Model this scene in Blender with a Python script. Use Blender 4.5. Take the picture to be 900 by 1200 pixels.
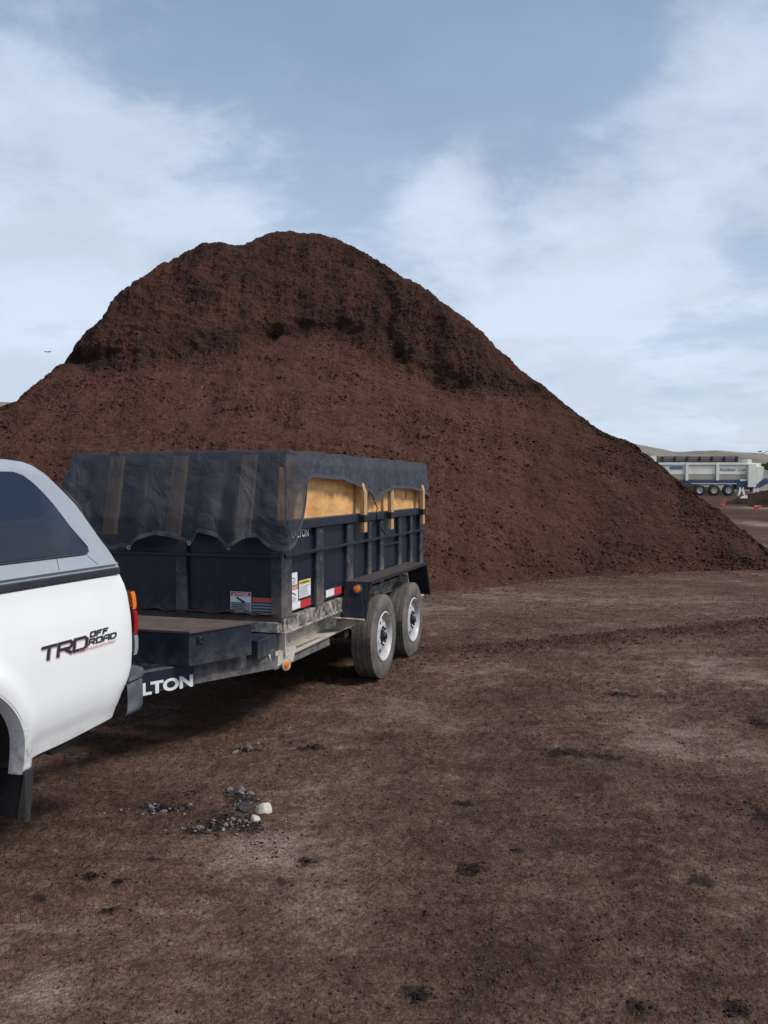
import bpy, bmesh, math, random
import numpy as np
from mathutils import Vector, Matrix
for o in list(bpy.data.objects): bpy.data.objects.remove(o, do_unlink=True)
C = bpy.context.scene
random.seed(7); RNG = np.random.RandomState(11)
R = math.radians

# ------------------------------------------------------------------ camera
F, HOR, CAMH = 980.0, 569.4, 1.80           # focal length in photo pixels, horizon row, eye height
PITCH = math.atan2(600-HOR, F)
cam = bpy.data.cameras.new('camera'); co = bpy.data.objects.new('camera', cam); C.collection.objects.link(co)
cam.sensor_fit = 'VERTICAL'; cam.sensor_height = 36; cam.lens = 36*F/1200
cam.clip_start = 0.05; cam.clip_end = 4000
co.location = (0, 0, CAMH); co.rotation_euler = (R(90)-PITCH, 0, 0)
C.camera = co
C.render.resolution_x, C.render.resolution_y = 768, 1024

# ------------------------------------------------------------------ light
SUN_EL, SUN_AZ = 50, 109                      # azimuth clockwise from +Y
EXPOSURE = 0.54
w = bpy.data.worlds.new('World'); C.world = w; w.use_nodes = True
def build_world():
    nt = w.node_tree; N = nt.nodes; L = nt.links; N.clear()
    out = N.new('ShaderNodeOutputWorld'); bg = N.new('ShaderNodeBackground')
    sky = N.new('ShaderNodeTexSky'); sky.sky_type = 'NISHITA'; sky.sun_disc = False
    sky.sun_elevation = R(SUN_EL); sky.sun_rotation = R(SUN_AZ)
    sky.air_density = 1.0; sky.dust_density = 1.5; sky.ozone_density = 2.0
    tc = N.new('ShaderNodeTexCoord')
    sep = N.new('ShaderNodeSeparateXYZ'); L.new(tc.outputs['Generated'], sep.inputs[0])
    def math_(op, a, b=None, c=None):
        n = N.new('ShaderNodeMath'); n.operation = op
        for i, x in enumerate((a, b, c)):
            if x is None: continue
            if isinstance(x, (int, float)): n.inputs[i].default_value = x
            else: L.new(x, n.inputs[i])
        return n.outputs[0]
    # a flat cloud deck: project the direction on a plane overhead
    zz = math_('MAXIMUM', sep.outputs[2], 0.0); den = math_('ADD', zz, 0.22)
    cx = math_('DIVIDE', sep.outputs[0], den); cy = math_('DIVIDE', sep.outputs[1], den)
    comb = N.new('ShaderNodeCombineXYZ'); L.new(cx, comb.inputs[0]); L.new(cy, comb.inputs[1])
    comb.inputs[2].default_value = 3.3
    def noise(scale, detail, rough, vec, dist=0.0):
        n = N.new('ShaderNodeTexNoise'); n.inputs['Scale'].default_value = scale
        n.inputs['Detail'].default_value = detail; n.inputs['Roughness'].default_value = rough
        n.inputs['Distortion'].default_value = dist; L.new(vec, n.inputs['Vector']); return n.outputs['Fac']
    def blob(px, py, rad, amp):                # a bank of cloud around one direction of the sky
        d = Vector(((px-450)/F, 1.0, math.tan(math.atan((600-py)/F)-PITCH))).normalized()
        dv = N.new('ShaderNodeVectorMath'); dv.operation = 'DISTANCE'
        L.new(tc.outputs['Generated'], dv.inputs[0]); dv.inputs[1].default_value = d
        mr = N.new('ShaderNodeMapRange'); mr.interpolation_type = 'SMOOTHSTEP'
        L.new(dv.outputs['Value'], mr.inputs[0])
        mr.inputs[1].default_value = 0; mr.inputs[2].default_value = rad
        mr.inputs[3].default_value = amp; mr.inputs[4].default_value = 0
        return mr.outputs[0]
    n1 = noise(1.6, 9, 0.62, comb.outputs[0], 0.25); n2 = noise(5.0, 7, 0.6, comb.outputs[0], 0.1)
    s = math_('ADD', math_('MULTIPLY', n1, 0.70), math_('MULTIPLY', n2, 0.30))
    for b in ((60, 140, .13, .20), (170, 190, .12, .12), (1750, 380, .5, .12), (50, 300, .2, .12), (280, 240, .16, .12), (520, 210, .12, .12),  # the unseen bank far right is added for the canopy window to reflect
              (810, 190, .22, .15), (900, 60, .18, .12), (900, 250, .12, .08), (650, 330, .25, .10), (340, 85, .05, .10), (700, 450, .3, .10), (30, 400, .2, .08),
              (470, 70, .22, -.14), (240, 30, .16, -.05), (870, 290, .07, -.14), (100, 40, .12, -.04), (700, 90, .12, -.06)):
        s = math_('ADD', s, blob(*b))
    m = N.new('ShaderNodeMapRange'); m.interpolation_type = 'SMOOTHSTEP'; L.new(s, m.inputs[0])
    m.inputs[1].default_value = 0.475; m.inputs[2].default_value = 0.63; m.inputs[3].default_value = 0.0; m.inputs[4].default_value = 1.0
    # thin veil everywhere, whiter towards the horizon
    veil = N.new('ShaderNodeMapRange'); L.new(sep.outputs[2], veil.inputs[0])
    veil.inputs[1].default_value = 0.0; veil.inputs[2].default_value = 0.55; veil.inputs[3].default_value = 0.75; veil.inputs[4].default_value = 0.42
    cov = math_('MAXIMUM', math_('MULTIPLY', m.outputs[0], 0.88), 0.0)
    cov = math_('SUBTRACT', 1.0, math_('MULTIPLY', math_('SUBTRACT', 1.0, cov), math_('SUBTRACT', 1.0, veil.outputs[0])))
    ccol = N.new('ShaderNodeMix'); ccol.data_type = 'RGBA'
    ccol.inputs[6].default_value = (2.4, 3.0, 4.0, 1); ccol.inputs[7].default_value = (4.35, 5.0, 5.95, 1)
    shade = N.new('ShaderNodeMapRange'); L.new(sep.outputs[2], shade.inputs[0])
    shade.inputs[1].default_value = 0.62; shade.inputs[2].default_value = 0.05
    shade.inputs[3].default_value = -.05; shade.inputs[4].default_value = .95
    puff = N.new('ShaderNodeMapRange'); puff.interpolation_type = 'SMOOTHSTEP'; L.new(s, puff.inputs[0])
    puff.inputs[1].default_value = .46; puff.inputs[2].default_value = .74; puff.inputs[3].default_value = -.10; puff.inputs[4].default_value = .50
    cl_ = N.new('ShaderNodeClamp'); L.new(math_('ADD', shade.outputs[0], puff.outputs[0]), cl_.inputs[0]); L.new(cl_.outputs[0], ccol.inputs[0])
    und = N.new('ShaderNodeMapRange'); und.interpolation_type = 'SMOOTHSTEP'; L.new(noise(1.9, 6, .55, comb.outputs[0], .3), und.inputs[0])   # grey undersides
    und.inputs[1].default_value = .38; und.inputs[2].default_value = .60; und.inputs[3].default_value = .89; und.inputs[4].default_value = 1.02
    shd = N.new('ShaderNodeMix'); shd.data_type = 'RGBA'; shd.blend_type = 'MULTIPLY'; shd.inputs[0].default_value = 1
    L.new(ccol.outputs[2], shd.inputs[6]); L.new(und.outputs[0], shd.inputs[7])
    mix = N.new('ShaderNodeMix'); mix.data_type = 'RGBA'; L.new(cov, mix.inputs[0])
    L.new(sky.outputs[0], mix.inputs[6]); L.new(shd.outputs[2], mix.inputs[7])
    L.new(mix.outputs[2], bg.inputs[0]); bg.inputs[1].default_value = 0.108
    L.new(bg.outputs[0], out.inputs[0])
build_world()
sl = bpy.data.lights.new('sun', 'SUN'); sl.energy = 2.0; sl.angle = R(14); sl.color = (1, .95, .88)
so = bpy.data.objects.new('sun', sl); C.collection.objects.link(so)
sd = Vector((math.sin(R(SUN_AZ))*math.cos(R(SUN_EL)), math.cos(R(SUN_AZ))*math.cos(R(SUN_EL)), math.sin(R(SUN_EL))))
so.rotation_euler = sd.to_track_quat('Z', 'Y').to_euler(); so.location = sd*50
C.view_settings.view_transform = 'Standard'; C.view_settings.look = 'None'
C.view_settings.gamma = 1; C.view_settings.exposure = EXPOSURE
C.view_settings.use_curve_mapping = False

# ------------------------------------------------------------------ helpers
def ray(px, py):
    """direction (x per metre forward, z per metre forward) of a measured photo point"""
    e = math.tan(math.atan((600-py)/F)-PITCH)
    return (px-450)/F*(math.cos(PITCH)-e*math.sin(PITCH)), e
def ground_xy(px, py, z=0.0):
    a, e = ray(px, py); Y = (z-CAMH)/e; return a*Y, Y

class Frame:
    """a thing's own axes: x to its right, y rearwards/away, z up"""
    def __init__(s, x, y, yaw): s.x, s.y, s.yaw = x, y, yaw
    def yz(s, px, py, x0=0.0, lean=0.0, z0=0.0):
        """where the view line meets the side plane x = x0 - lean*(z-z0)"""
        sn, cs = math.sin(s.yaw), math.cos(s.yaw); a, e = ray(px, py); x = x0
        for _ in range(12):
            ox, oy = s.x+x*cs, s.y-x*sn
            v = (a*oy-ox)/(sn-a*cs); z = CAMH+e*(oy+v*cs); x = x0-lean*(z-z0)
        return v, z
    def xz(s, px, py, y0=0.0):
        sn, cs = math.sin(s.yaw), math.cos(s.yaw); a, e = ray(px, py)
        ox, oy = s.x+y0*sn, s.y+y0*cs
        x = (a*oy-ox)/(cs+a*sn); return x, CAMH+e*(oy-x*sn)

class MB:
    def __init__(s): s.v = []; s.f = []
    def add(s, vs, fs):
        n = len(s.v); s.v += [tuple(p) for p in vs]; s.f += [tuple(i+n for i in f) for f in fs]; return s
    def box(s, x0, x1, y0, y1, z0, z1):
        return s.add([(x0,y0,z0),(x1,y0,z0),(x1,y1,z0),(x0,y1,z0),(x0,y0,z1),(x1,y0,z1),(x1,y1,z1),(x0,y1,z1)],
                     [(3,2,1,0),(4,5,6,7),(0,1,5,4),(1,2,6,5),(2,3,7,6),(3,0,4,7)])
    def hexa(s, p): return s.add(p, [(3,2,1,0),(4,5,6,7),(0,1,5,4),(1,2,6,5),(2,3,7,6),(3,0,4,7)])
    def bar(s, a, b, w_, h_, up=(0,0,1)):
        a, b = Vector(a), Vector(b); d = (b-a).normalized(); sd_ = d.cross(Vector(up)).normalized(); u = sd_.cross(d)
        p = []
        for q in (a, b):
            for i, j in ((-1,-1),(1,-1),(1,1),(-1,1)): p.append(q+sd_*w_/2*i+u*h_/2*j)
        return s.add(p, [(0,1,2,3),(7,6,5,4),(0,4,5,1),(1,5,6,2),(2,6,7,3),(3,7,4,0)])
    def tube(s, pts, r, n=8, cap=True):
        pts = [Vector(p) for p in pts]; rs = r if isinstance(r, (list, tuple)) else [r]*len(pts); vs = []
        for i, p in enumerate(pts):
            d = (pts[min(i+1, len(pts)-1)]-pts[max(i-1, 0)]).normalized()
            a = d.cross(Vector((0,0,1)));
            if a.length < 1e-3: a = d.cross(Vector((1,0,0)))
            a.normalize(); b = a.cross(d)
            for k in range(n):
                t = 2*math.pi*k/n; vs.append(p+(a*math.cos(t)+b*math.sin(t))*rs[i])
        fs = [(i*n+k, i*n+(k+1)%n, (i+1)*n+(k+1)%n, (i+1)*n+k) for i in range(len(pts)-1) for k in range(n)]
        if cap: fs += [tuple(range(n))[::-1], tuple((len(pts)-1)*n+k for k in range(n))]
        return s.add(vs, fs)
    def lathe(s, prof, c=(0,0,0), n=48, axis='x', skip=None):
        """prof = [(along axis, radius)]"""
        vs = []
        for (h, r) in prof:
            for k in range(n):
                t = 2*math.pi*k/n
                q = (h, r*math.cos(t), r*math.sin(t)) if axis == 'x' else ((r*math.cos(t), h, r*math.sin(t)) if axis == 'y' else (r*math.cos(t), r*math.sin(t), h))
                vs.append((q[0]+c[0], q[1]+c[1], q[2]+c[2]))
        fs = [(i*n+k, i*n+(k+1)%n, (i+1)*n+(k+1)%n, (i+1)*n+k) for i in range(len(prof)-1) for k in range(n) if not (skip and skip(i, k))]
        return s.add(vs, fs)
    def grid(s, P):
        nu, nv = len(P), len(P[0]); vs = [q for row in P for q in row]
        return s.add(vs, [(i*nv+j, (i+1)*nv+j, (i+1)*nv+j+1, i*nv+j+1) for i in range(nu-1) for j in range(nv-1)])
    def build(s, name, m=None, parent=None, smooth=False, bevel=0.0, angle=35, solid=0.0, recalc=True):
        me = bpy.data.meshes.new(name); me.from_pydata(s.v, [], s.f); me.update()
        if recalc:
            bm = bmesh.new(); bm.from_mesh(me); bmesh.ops.recalc_face_normals(bm, faces=bm.faces); bm.to_mesh(me); bm.free()
        if smooth:
            me.polygons.foreach_set('use_smooth', [True]*len(me.polygons)); me.set_sharp_from_angle(angle=R(angle))
        o = bpy.data.objects.new(name, me); C.collection.objects.link(o)
        if m: me.materials.append(m)
        if parent: o.parent = parent
        if solid:
            md = o.modifiers.new('solid', 'SOLIDIFY'); md.thickness = solid
        if bevel:
            md = o.modifiers.new('bevel', 'BEVEL'); md.width = bevel; md.segments = 2; md.limit_method = 'ANGLE'; md.angle_limit = R(40)
        return o
def tag(o, label=None, cat=None, group=None, kind=None):
    if label: o['label'] = label
    if cat: o['category'] = cat
    if group: o['group'] = group
    if kind: o['kind'] = kind
    return o
def thing(name, label, cat, loc, rz=0, group=None):
    o = bpy.data.objects.new(name, None); C.collection.objects.link(o); o.location = loc; o.rotation_euler = (0,0,rz)
    o.empty_display_size = .2
    return tag(o, label, cat, group)
def copy_tree(o, parent=None):
    c = o.copy(); C.collection.objects.link(c); c.parent = parent
    for ch in [x for x in C.collection.objects if x.parent == o]: copy_tree(ch, c)
    return c

# materials ---------------------------------------------------------
def mat(name, base, rough=.6, metal=0.0, var=None, scale=8.0, amt=.5, bump=0.0, bscale=60.0, coat=0.0, spec=None, stretch=None, detail=6, lo=.4, hi=.65):
    m = bpy.data.materials.new(name); m.use_nodes = True; nt = m.node_tree; b = nt.nodes['Principled BSDF']
    b.inputs['Base Color'].default_value = (*base, 1); b.inputs['Roughness'].default_value = rough; b.inputs['Metallic'].default_value = metal
    b.inputs['Coat Weight'].default_value = coat
    if spec is not None: b.inputs['Specular IOR Level'].default_value = spec
    tc = nt.nodes.new('ShaderNodeTexCoord'); vec = tc.outputs['Object']
    if stretch:
        mp = nt.nodes.new('ShaderNodeMapping'); mp.inputs['Scale'].default_value = stretch; nt.links.new(vec, mp.inputs[0]); vec = mp.outputs[0]
    if var:
        n = nt.nodes.new('ShaderNodeTexNoise'); n.inputs['Scale'].default_value = scale; n.inputs['Detail'].default_value = detail; n.inputs['Roughness'].default_value = .65
        nt.links.new(vec, n.inputs['Vector'])
        mr = nt.nodes.new('ShaderNodeMapRange'); nt.links.new(n.outputs['Fac'], mr.inputs[0])
        mr.inputs[1].default_value = lo; mr.inputs[2].default_value = hi; mr.inputs[4].default_value = amt
        mx = nt.nodes.new('ShaderNodeMix'); mx.data_type = 'RGBA'; nt.links.new(mr.outputs[0], mx.inputs[0])
        mx.inputs[6].default_value = (*base, 1); mx.inputs[7].default_value = (*var, 1); nt.links.new(mx.outputs[2], b.inputs['Base Color'])
    if bump:
        n = nt.nodes.new('ShaderNodeTexNoise'); n.inputs['Scale'].default_value = bscale; n.inputs['Detail'].default_value = 5
        nt.links.new(vec, n.inputs['Vector'])
        bp = nt.nodes.new('ShaderNodeBump'); bp.inputs['Strength'].default_value = bump; bp.inputs['Distance'].default_value = .01
        nt.links.new(n.outputs['Fac'], bp.inputs['Height']); nt.links.new(bp.outputs[0], b.inputs['Normal'])
    return m
def dirty(m, color, zlo, zhi, scale=6.0, amt=.8, lo=.68, hi=.98):
    """dried mud splashed on the lower part of a painted thing (thing's own height)"""
    nt = m.node_tree; b = nt.nodes['Principled BSDF']; tc = nt.nodes.new('ShaderNodeTexCoord')
    sep = nt.nodes.new('ShaderNodeSeparateXYZ'); nt.links.new(tc.outputs['Object'], sep.inputs[0])
    mr = nt.nodes.new('ShaderNodeMapRange'); mr.interpolation_type = 'SMOOTHSTEP'; nt.links.new(sep.outputs[2], mr.inputs[0])
    mr.inputs[1].default_value = zhi; mr.inputs[2].default_value = zlo; mr.inputs[3].default_value = 0; mr.inputs[4].default_value = .5
    n = nt.nodes.new('ShaderNodeTexNoise'); n.inputs['Scale'].default_value = scale; n.inputs['Detail'].default_value = 10; n.inputs['Roughness'].default_value = .72
    nt.links.new(tc.outputs['Object'], n.inputs['Vector'])
    ad = nt.nodes.new('ShaderNodeMath'); nt.links.new(mr.outputs[0], ad.inputs[0]); nt.links.new(n.outputs['Fac'], ad.inputs[1])
    r2 = nt.nodes.new('ShaderNodeMapRange'); nt.links.new(ad.outputs[0], r2.inputs[0]); r2.inputs[1].default_value = lo; r2.inputs[2].default_value = hi; r2.inputs[4].default_value = amt
    mx = nt.nodes.new('ShaderNodeMix'); mx.data_type = 'RGBA'; nt.links.new(r2.outputs[0], mx.inputs[0])
    old = b.inputs['Base Color']
    if old.is_linked: nt.links.new(old.links[0].from_socket, mx.inputs[6])
    else: mx.inputs[6].default_value = old.default_value
    mx.inputs[7].default_value = (*color, 1); nt.links.new(mx.outputs[2], b.inputs['Base Color'])
    return m
DUST = (.17, .15, .13)
M = dict(
 box = dirty(mat('navy_box_paint', (.0055,.011,.024), .40, var=(.018,.028,.046), scale=5, amt=.5, bump=.08, bscale=25, stretch=(3,3,.7)), DUST, .78, 1.05, 11, .35),
 rib = dirty(mat('dusty_rib_paint', (.018,.025,.038), .5, var=(.16,.16,.16), scale=26, amt=.55, lo=.52, hi=.7), DUST, .75, 1.4, 9, .7),
 frame = dirty(mat('frame_paint', (.04,.045,.055), .6, var=(.16,.14,.12), scale=7, amt=.7, bump=.3, bscale=50), (.50,.445,.37), .25, 1.25, 13, .95, .66, .86),
 tongue = dirty(mat('tongue_paint', (.02,.028,.045), .5, var=(.10,.10,.10), scale=10, amt=.6, bump=.2, bscale=60), (.24,.22,.19), .25, .95, 14, .8),
 under = mat('underside_metal', (.02,.018,.017), .8, var=(.07,.055,.045), scale=12, bump=.4),
 pad = mat('lettering_background', (.012,.014,.03), .45),
 toolbox = dirty(mat('toolbox_paint', (.007,.013,.026), .45, var=(.05,.058,.07), scale=9, amt=.4, bump=.1), DUST, .4, .95, 14, .4),
 grime = mat('dirt_film', (.075,.048,.037), .85, var=(.13,.10,.085), scale=6, amt=.6, bump=.4, bscale=70),
 tyre = mat('tyre_rubber', (.085,.075,.066), .85, var=(.19,.168,.145), scale=7, amt=.8, bump=.15, bscale=120),
 tread = mat('tyre_tread', (.05,.045,.042), .9, var=(.12,.10,.09), scale=14, amt=.7, bump=.2, bscale=120),
 rim = mat('painted_steel_rim', (.56,.57,.58), .45, .1, var=(.30,.28,.25), scale=9, amt=.6),
 black = mat('black_plastic', (.012,.012,.013), .5),
 blackm = mat('black_metal', (.016,.016,.018), .45, .2),
 plate = mat('fender_plate', (.009,.013,.022), .42, .1, var=(.05,.045,.045), scale=10, amt=.4),
 fendertop = mat('fender_top_dirt', (.065,.04,.034), .7, var=(.03,.028,.032), scale=7, amt=.7, bump=.3, bscale=90),
 ply = mat('plywood', (.82,.47,.17), .5, var=(.46,.20,.06), scale=3.5, amt=.8, bump=.15, bscale=40, stretch=(1,1,2.2)),
 shadeply = mat('shaded_front_board', (.13,.095,.075), .8, var=(.06,.045,.04), scale=3, amt=.9),  # grey-brown front ply, its colour darkened for the shade behind the tarp
 wood = mat('lumber', (.52,.32,.15), .65, var=(.30,.16,.07), scale=10, amt=.6, bump=.15, stretch=(3,3,.5)),
 white = mat('white_vinyl', (.80,.81,.82), .5, var=(.55,.53,.5), scale=25, amt=.3),
 red = mat('red_vinyl', (.55,.03,.045), .45), yellow = mat('yellow_vinyl', (.75,.58,.03), .5),
 orangev = mat('orange_vinyl', (.62,.10,.035), .5), grey = mat('grey_print', (.28,.30,.34), .55),
 ink = mat('black_print', (.02,.02,.025), .6), greyink = mat('grey_lettering', (.32,.32,.34), .6),
 redtxt = mat('small_red_lettering', (.55,.12,.13), .6),
 redink = mat('red_lettering', (.60,.38,.40), .6),
 amber = mat('amber_lens', (.9,.22,.015), .25, coat=.5, var=(.6,.10,.005), scale=60), redlens = mat('red_lens', (.36,.006,.010), .2, coat=.8),
 clear = mat('clear_lens', (.30,.32,.34), .2, coat=.8),
 truck = dirty(mat('white_truck_paint', (.86,.88,.87), .25, var=(.81,.83,.82), scale=4, amt=.4, coat=.5), (.34,.29,.24), .42, .78, 7, .4),
 cap = mat('silver_white_gelcoat', (.34,.37,.41), .35, var=(.28,.31,.35), scale=5, amt=.5, coat=.3),
 gasket = mat('black_rubber_seal', (.02,.022,.03), .5, var=(.05,.05,.06)),
 glass = mat('tinted_glass', (.005,.012,.030), .04, spec=.55),
 bumper = mat('grey_bumper', (.085,.095,.11), .45, .1, var=(.15,.155,.165), scale=12, amt=.6, bump=.1),
 flare = dirty(mat('flare_paint', (.80,.83,.83), .35, var=(.66,.66,.64), scale=12, amt=.5), (.16,.13,.11), .3, 1.0, 26, .85),
 flap = mat('mud_flap_rubber', (.014,.014,.016), .7, var=(.05,.042,.038), scale=8, amt=.7),
 chrome = mat('dull_chrome', (.45,.46,.48), .25, .9),
)
# diamond plate pattern: raised lozenges as bump
def diamond(m):
    nt = m.node_tree; b = nt.nodes['Principled BSDF']; tc = nt.nodes.new('ShaderNodeTexCoord')
    mp = nt.nodes.new('ShaderNodeMapping'); mp.inputs['Rotation'].default_value = (.3,.3,R(45)); mp.inputs['Scale'].default_value = (36,36,36)
    ck = nt.nodes.new('ShaderNodeTexVoronoi'); ck.inputs['Scale'].default_value = 1; ck.inputs['Randomness'].default_value = .0
    nt.links.new(tc.outputs['Object'], mp.inputs[0]); nt.links.new(mp.outputs[0], ck.inputs['Vector'])
    bp = nt.nodes.new('ShaderNodeBump'); bp.inputs['Strength'].default_value = .6; bp.inputs['Distance'].default_value = .006; bp.invert = True
    nt.links.new(ck.outputs['Distance'], bp.inputs['Height']); nt.links.new(bp.outputs[0], b.inputs['Normal'])
diamond(M['plate'])
def tarp_material():
    m = bpy.data.materials.new('mesh_tarp'); m.use_nodes = True; nt = m.node_tree; b = nt.nodes['Principled BSDF']
    b.inputs['Base Color'].default_value = (.045,.055,.075,1); b.inputs['Roughness'].default_value = .7
    tc = nt.nodes.new('ShaderNodeTexCoord')
    n = nt.nodes.new('ShaderNodeTexNoise'); n.inputs['Scale'].default_value = 3.5; n.inputs['Detail'].default_value = 6; nt.links.new(tc.outputs['Object'], n.inputs['Vector'])
    mx = nt.nodes.new('ShaderNodeMix'); mx.data_type = 'RGBA'; nt.links.new(n.outputs['Fac'], mx.inputs[0])
    mx.inputs[6].default_value = (.016,.021,.031,1); mx.inputs[7].default_value = (.058,.064,.078,1); nt.links.new(mx.outputs[2], b.inputs['Base Color'])
    tr = nt.nodes.new('ShaderNodeBsdfTransparent'); ms = nt.nodes.new('ShaderNodeMixShader')
    ms.inputs[0].default_value = .74
    sp = nt.nodes.new('ShaderNodeSeparateXYZ'); nt.links.new(tc.outputs['Object'], sp.inputs[0])     # the sheet is doubled along the side
    dm = nt.nodes.new('ShaderNodeMapRange'); nt.links.new(sp.outputs[0], dm.inputs[0]); dm.inputs[1].default_value = .03; dm.inputs[2].default_value = .06
    dm.inputs[3].default_value = .69; dm.inputs[4].default_value = .93
    m2 = nt.nodes.new('ShaderNodeMapRange'); nt.links.new(sp.outputs[1], m2.inputs[0]); m2.inputs[1].default_value = .10; m2.inputs[2].default_value = .25
    m3 = nt.nodes.new('ShaderNodeMix'); nt.links.new(m2.outputs[0], m3.inputs[0]); m3.inputs[2].default_value = .69; nt.links.new(dm.outputs[0], m3.inputs[3]); nt.links.new(m3.outputs[0], ms.inputs[0])
    nt.links.new(tr.outputs[0], ms.inputs[1]); nt.links.new(b.outputs[0], ms.inputs[2]); nt.links.new(ms.outputs[0], nt.nodes['Material Output'].inputs[0])
    n2 = nt.nodes.new('ShaderNodeTexNoise'); n2.inputs['Scale'].default_value = 4; n2.inputs['Detail'].default_value = 4; n2.inputs['Distortion'].default_value = 2.5; nt.links.new(tc.outputs['Object'], n2.inputs['Vector'])
    bp = nt.nodes.new('ShaderNodeBump'); bp.inputs['Strength'].default_value = .7; bp.inputs['Distance'].default_value = .04
    nt.links.new(n2.outputs['Fac'], bp.inputs['Height']); nt.links.new(bp.outputs[0], b.inputs['Normal'])
    return m
M['tarp'] = tarp_material(); M['hem'] = mat('tarp_hem', (.06,.068,.085), .7, bump=.3, bscale=80)

def text_mb(txt, height, width=None, bold=0.0, shear=0.0, thick=.001):
    """lettering as flat mesh in its own xy plane, origin bottom left"""
    cu = bpy.data.curves.new('t', 'FONT'); cu.body = txt; cu.size = 1; cu.offset = bold; cu.shear = shear; cu.extrude = 0
    o = bpy.data.objects.new('t', cu); C.collection.objects.link(o)
    dg = bpy.context.evaluated_depsgraph_get(); dg.update()
    me = bpy.data.meshes.new_from_object(o.evaluated_get(dg))
    vs = np.array([v.co[:] for v in me.vertices]); fs = [tuple(p.vertices) for p in me.polygons]
    bpy.data.objects.remove(o); bpy.data.curves.remove(cu); bpy.data.meshes.remove(me)
    mn, mxx = vs.min(0), vs.max(0); vs = vs-mn; sy = height/(mxx[1]-mn[1]); sx = (width/(mxx[0]-mn[0])) if width else sy
    vs[:, 0] *= sx; vs[:, 1] *= sy
    return vs, fs
def put_text(name, txt, m, parent, org, ux, uy, height, width=None, bold=0.0, shear=0.0):
    vs, fs = text_mb(txt, height, width, bold, shear); ux = Vector(ux).normalized(); uy = Vector(uy).normalized(); og = Vector(org)
    mb = MB(); mb.add([og+ux*float(v[0])+uy*float(v[1]) for v in vs], fs)
    return mb.build(name, m, parent, recalc=False)

# noise -------------------------------------------------------------
def _h(ix, iy, seed):
    n = (ix.astype(np.int64)*374761393+iy.astype(np.int64)*668265263+seed*1442695041) & 0xffffffff
    n = ((n ^ (n >> 13))*1274126177) & 0xffffffff; n = n ^ (n >> 16); return n
def gnoise(x, y, seed=0):
    x0 = np.floor(x); y0 = np.floor(y); fx = x-x0; fy = y-y0
    ux = fx*fx*fx*(fx*(fx*6-15)+10); uy = fy*fy*fy*(fy*(fy*6-15)+10)
    def g(i, j):
        a = _h(x0+i, y0+j, seed)*(2*np.pi/4294967296.0); return np.cos(a)*(fx-i)+np.sin(a)*(fy-j)
    a, b, c, d = g(0,0), g(1,0), g(0,1), g(1,1)
    return 1.4*((a*(1-ux)+b*ux)*(1-uy)+(c*(1-ux)+d*ux)*uy)
def fbm(x, y, scale, octv=4, seed=0, gain=.5, ridged=False):
    s = 0; a = 1; t = 0
    for k in range(octv):
        n = gnoise(x/scale*2**k+17.3*k, y/scale*2**k-9.1*k, seed+k)
        if ridged: n = 1-2*np.abs(n)
        s = s+a*n; t += a; a *= gain
    return s/t
def sstep(a, b, x): t = np.clip((x-a)/(b-a), 0, 1); return t*t*(3-2*t)
def sheet(name, X, Y, Z, m, attrs=None, smooth=True):
    nr, nc = X.shape; me = bpy.data.meshes.new(name); n = nr*nc
    me.vertices.add(n); me.vertices.foreach_set('co', np.stack([X, Y, Z], -1).astype(np.float32).ravel())
    i, j = np.meshgrid(np.arange(nr-1), np.arange(nc-1), indexing='ij'); a = (i*nc+j).ravel()
    q = np.stack([a, a+1, a+nc+1, a+nc], -1).astype(np.int32); nf = len(q)
    me.loops.add(nf*4); me.loops.foreach_set('vertex_index', q.ravel())
    me.polygons.add(nf); me.polygons.foreach_set('loop_start', np.arange(0, nf*4, 4, dtype=np.int32))
    me.polygons.foreach_set('use_smooth', np.ones(nf, bool)) if smooth else None
    me.update(calc_edges=True); me.validate()
    for k, A in (attrs or {}).items():
        at = me.attributes.new(k, 'FLOAT', 'POINT'); at.data.foreach_set('value', A.astype(np.float32).ravel())
    me.materials.append(m); o = bpy.data.objects.new(name, me); C.collection.objects.link(o); return o

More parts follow.
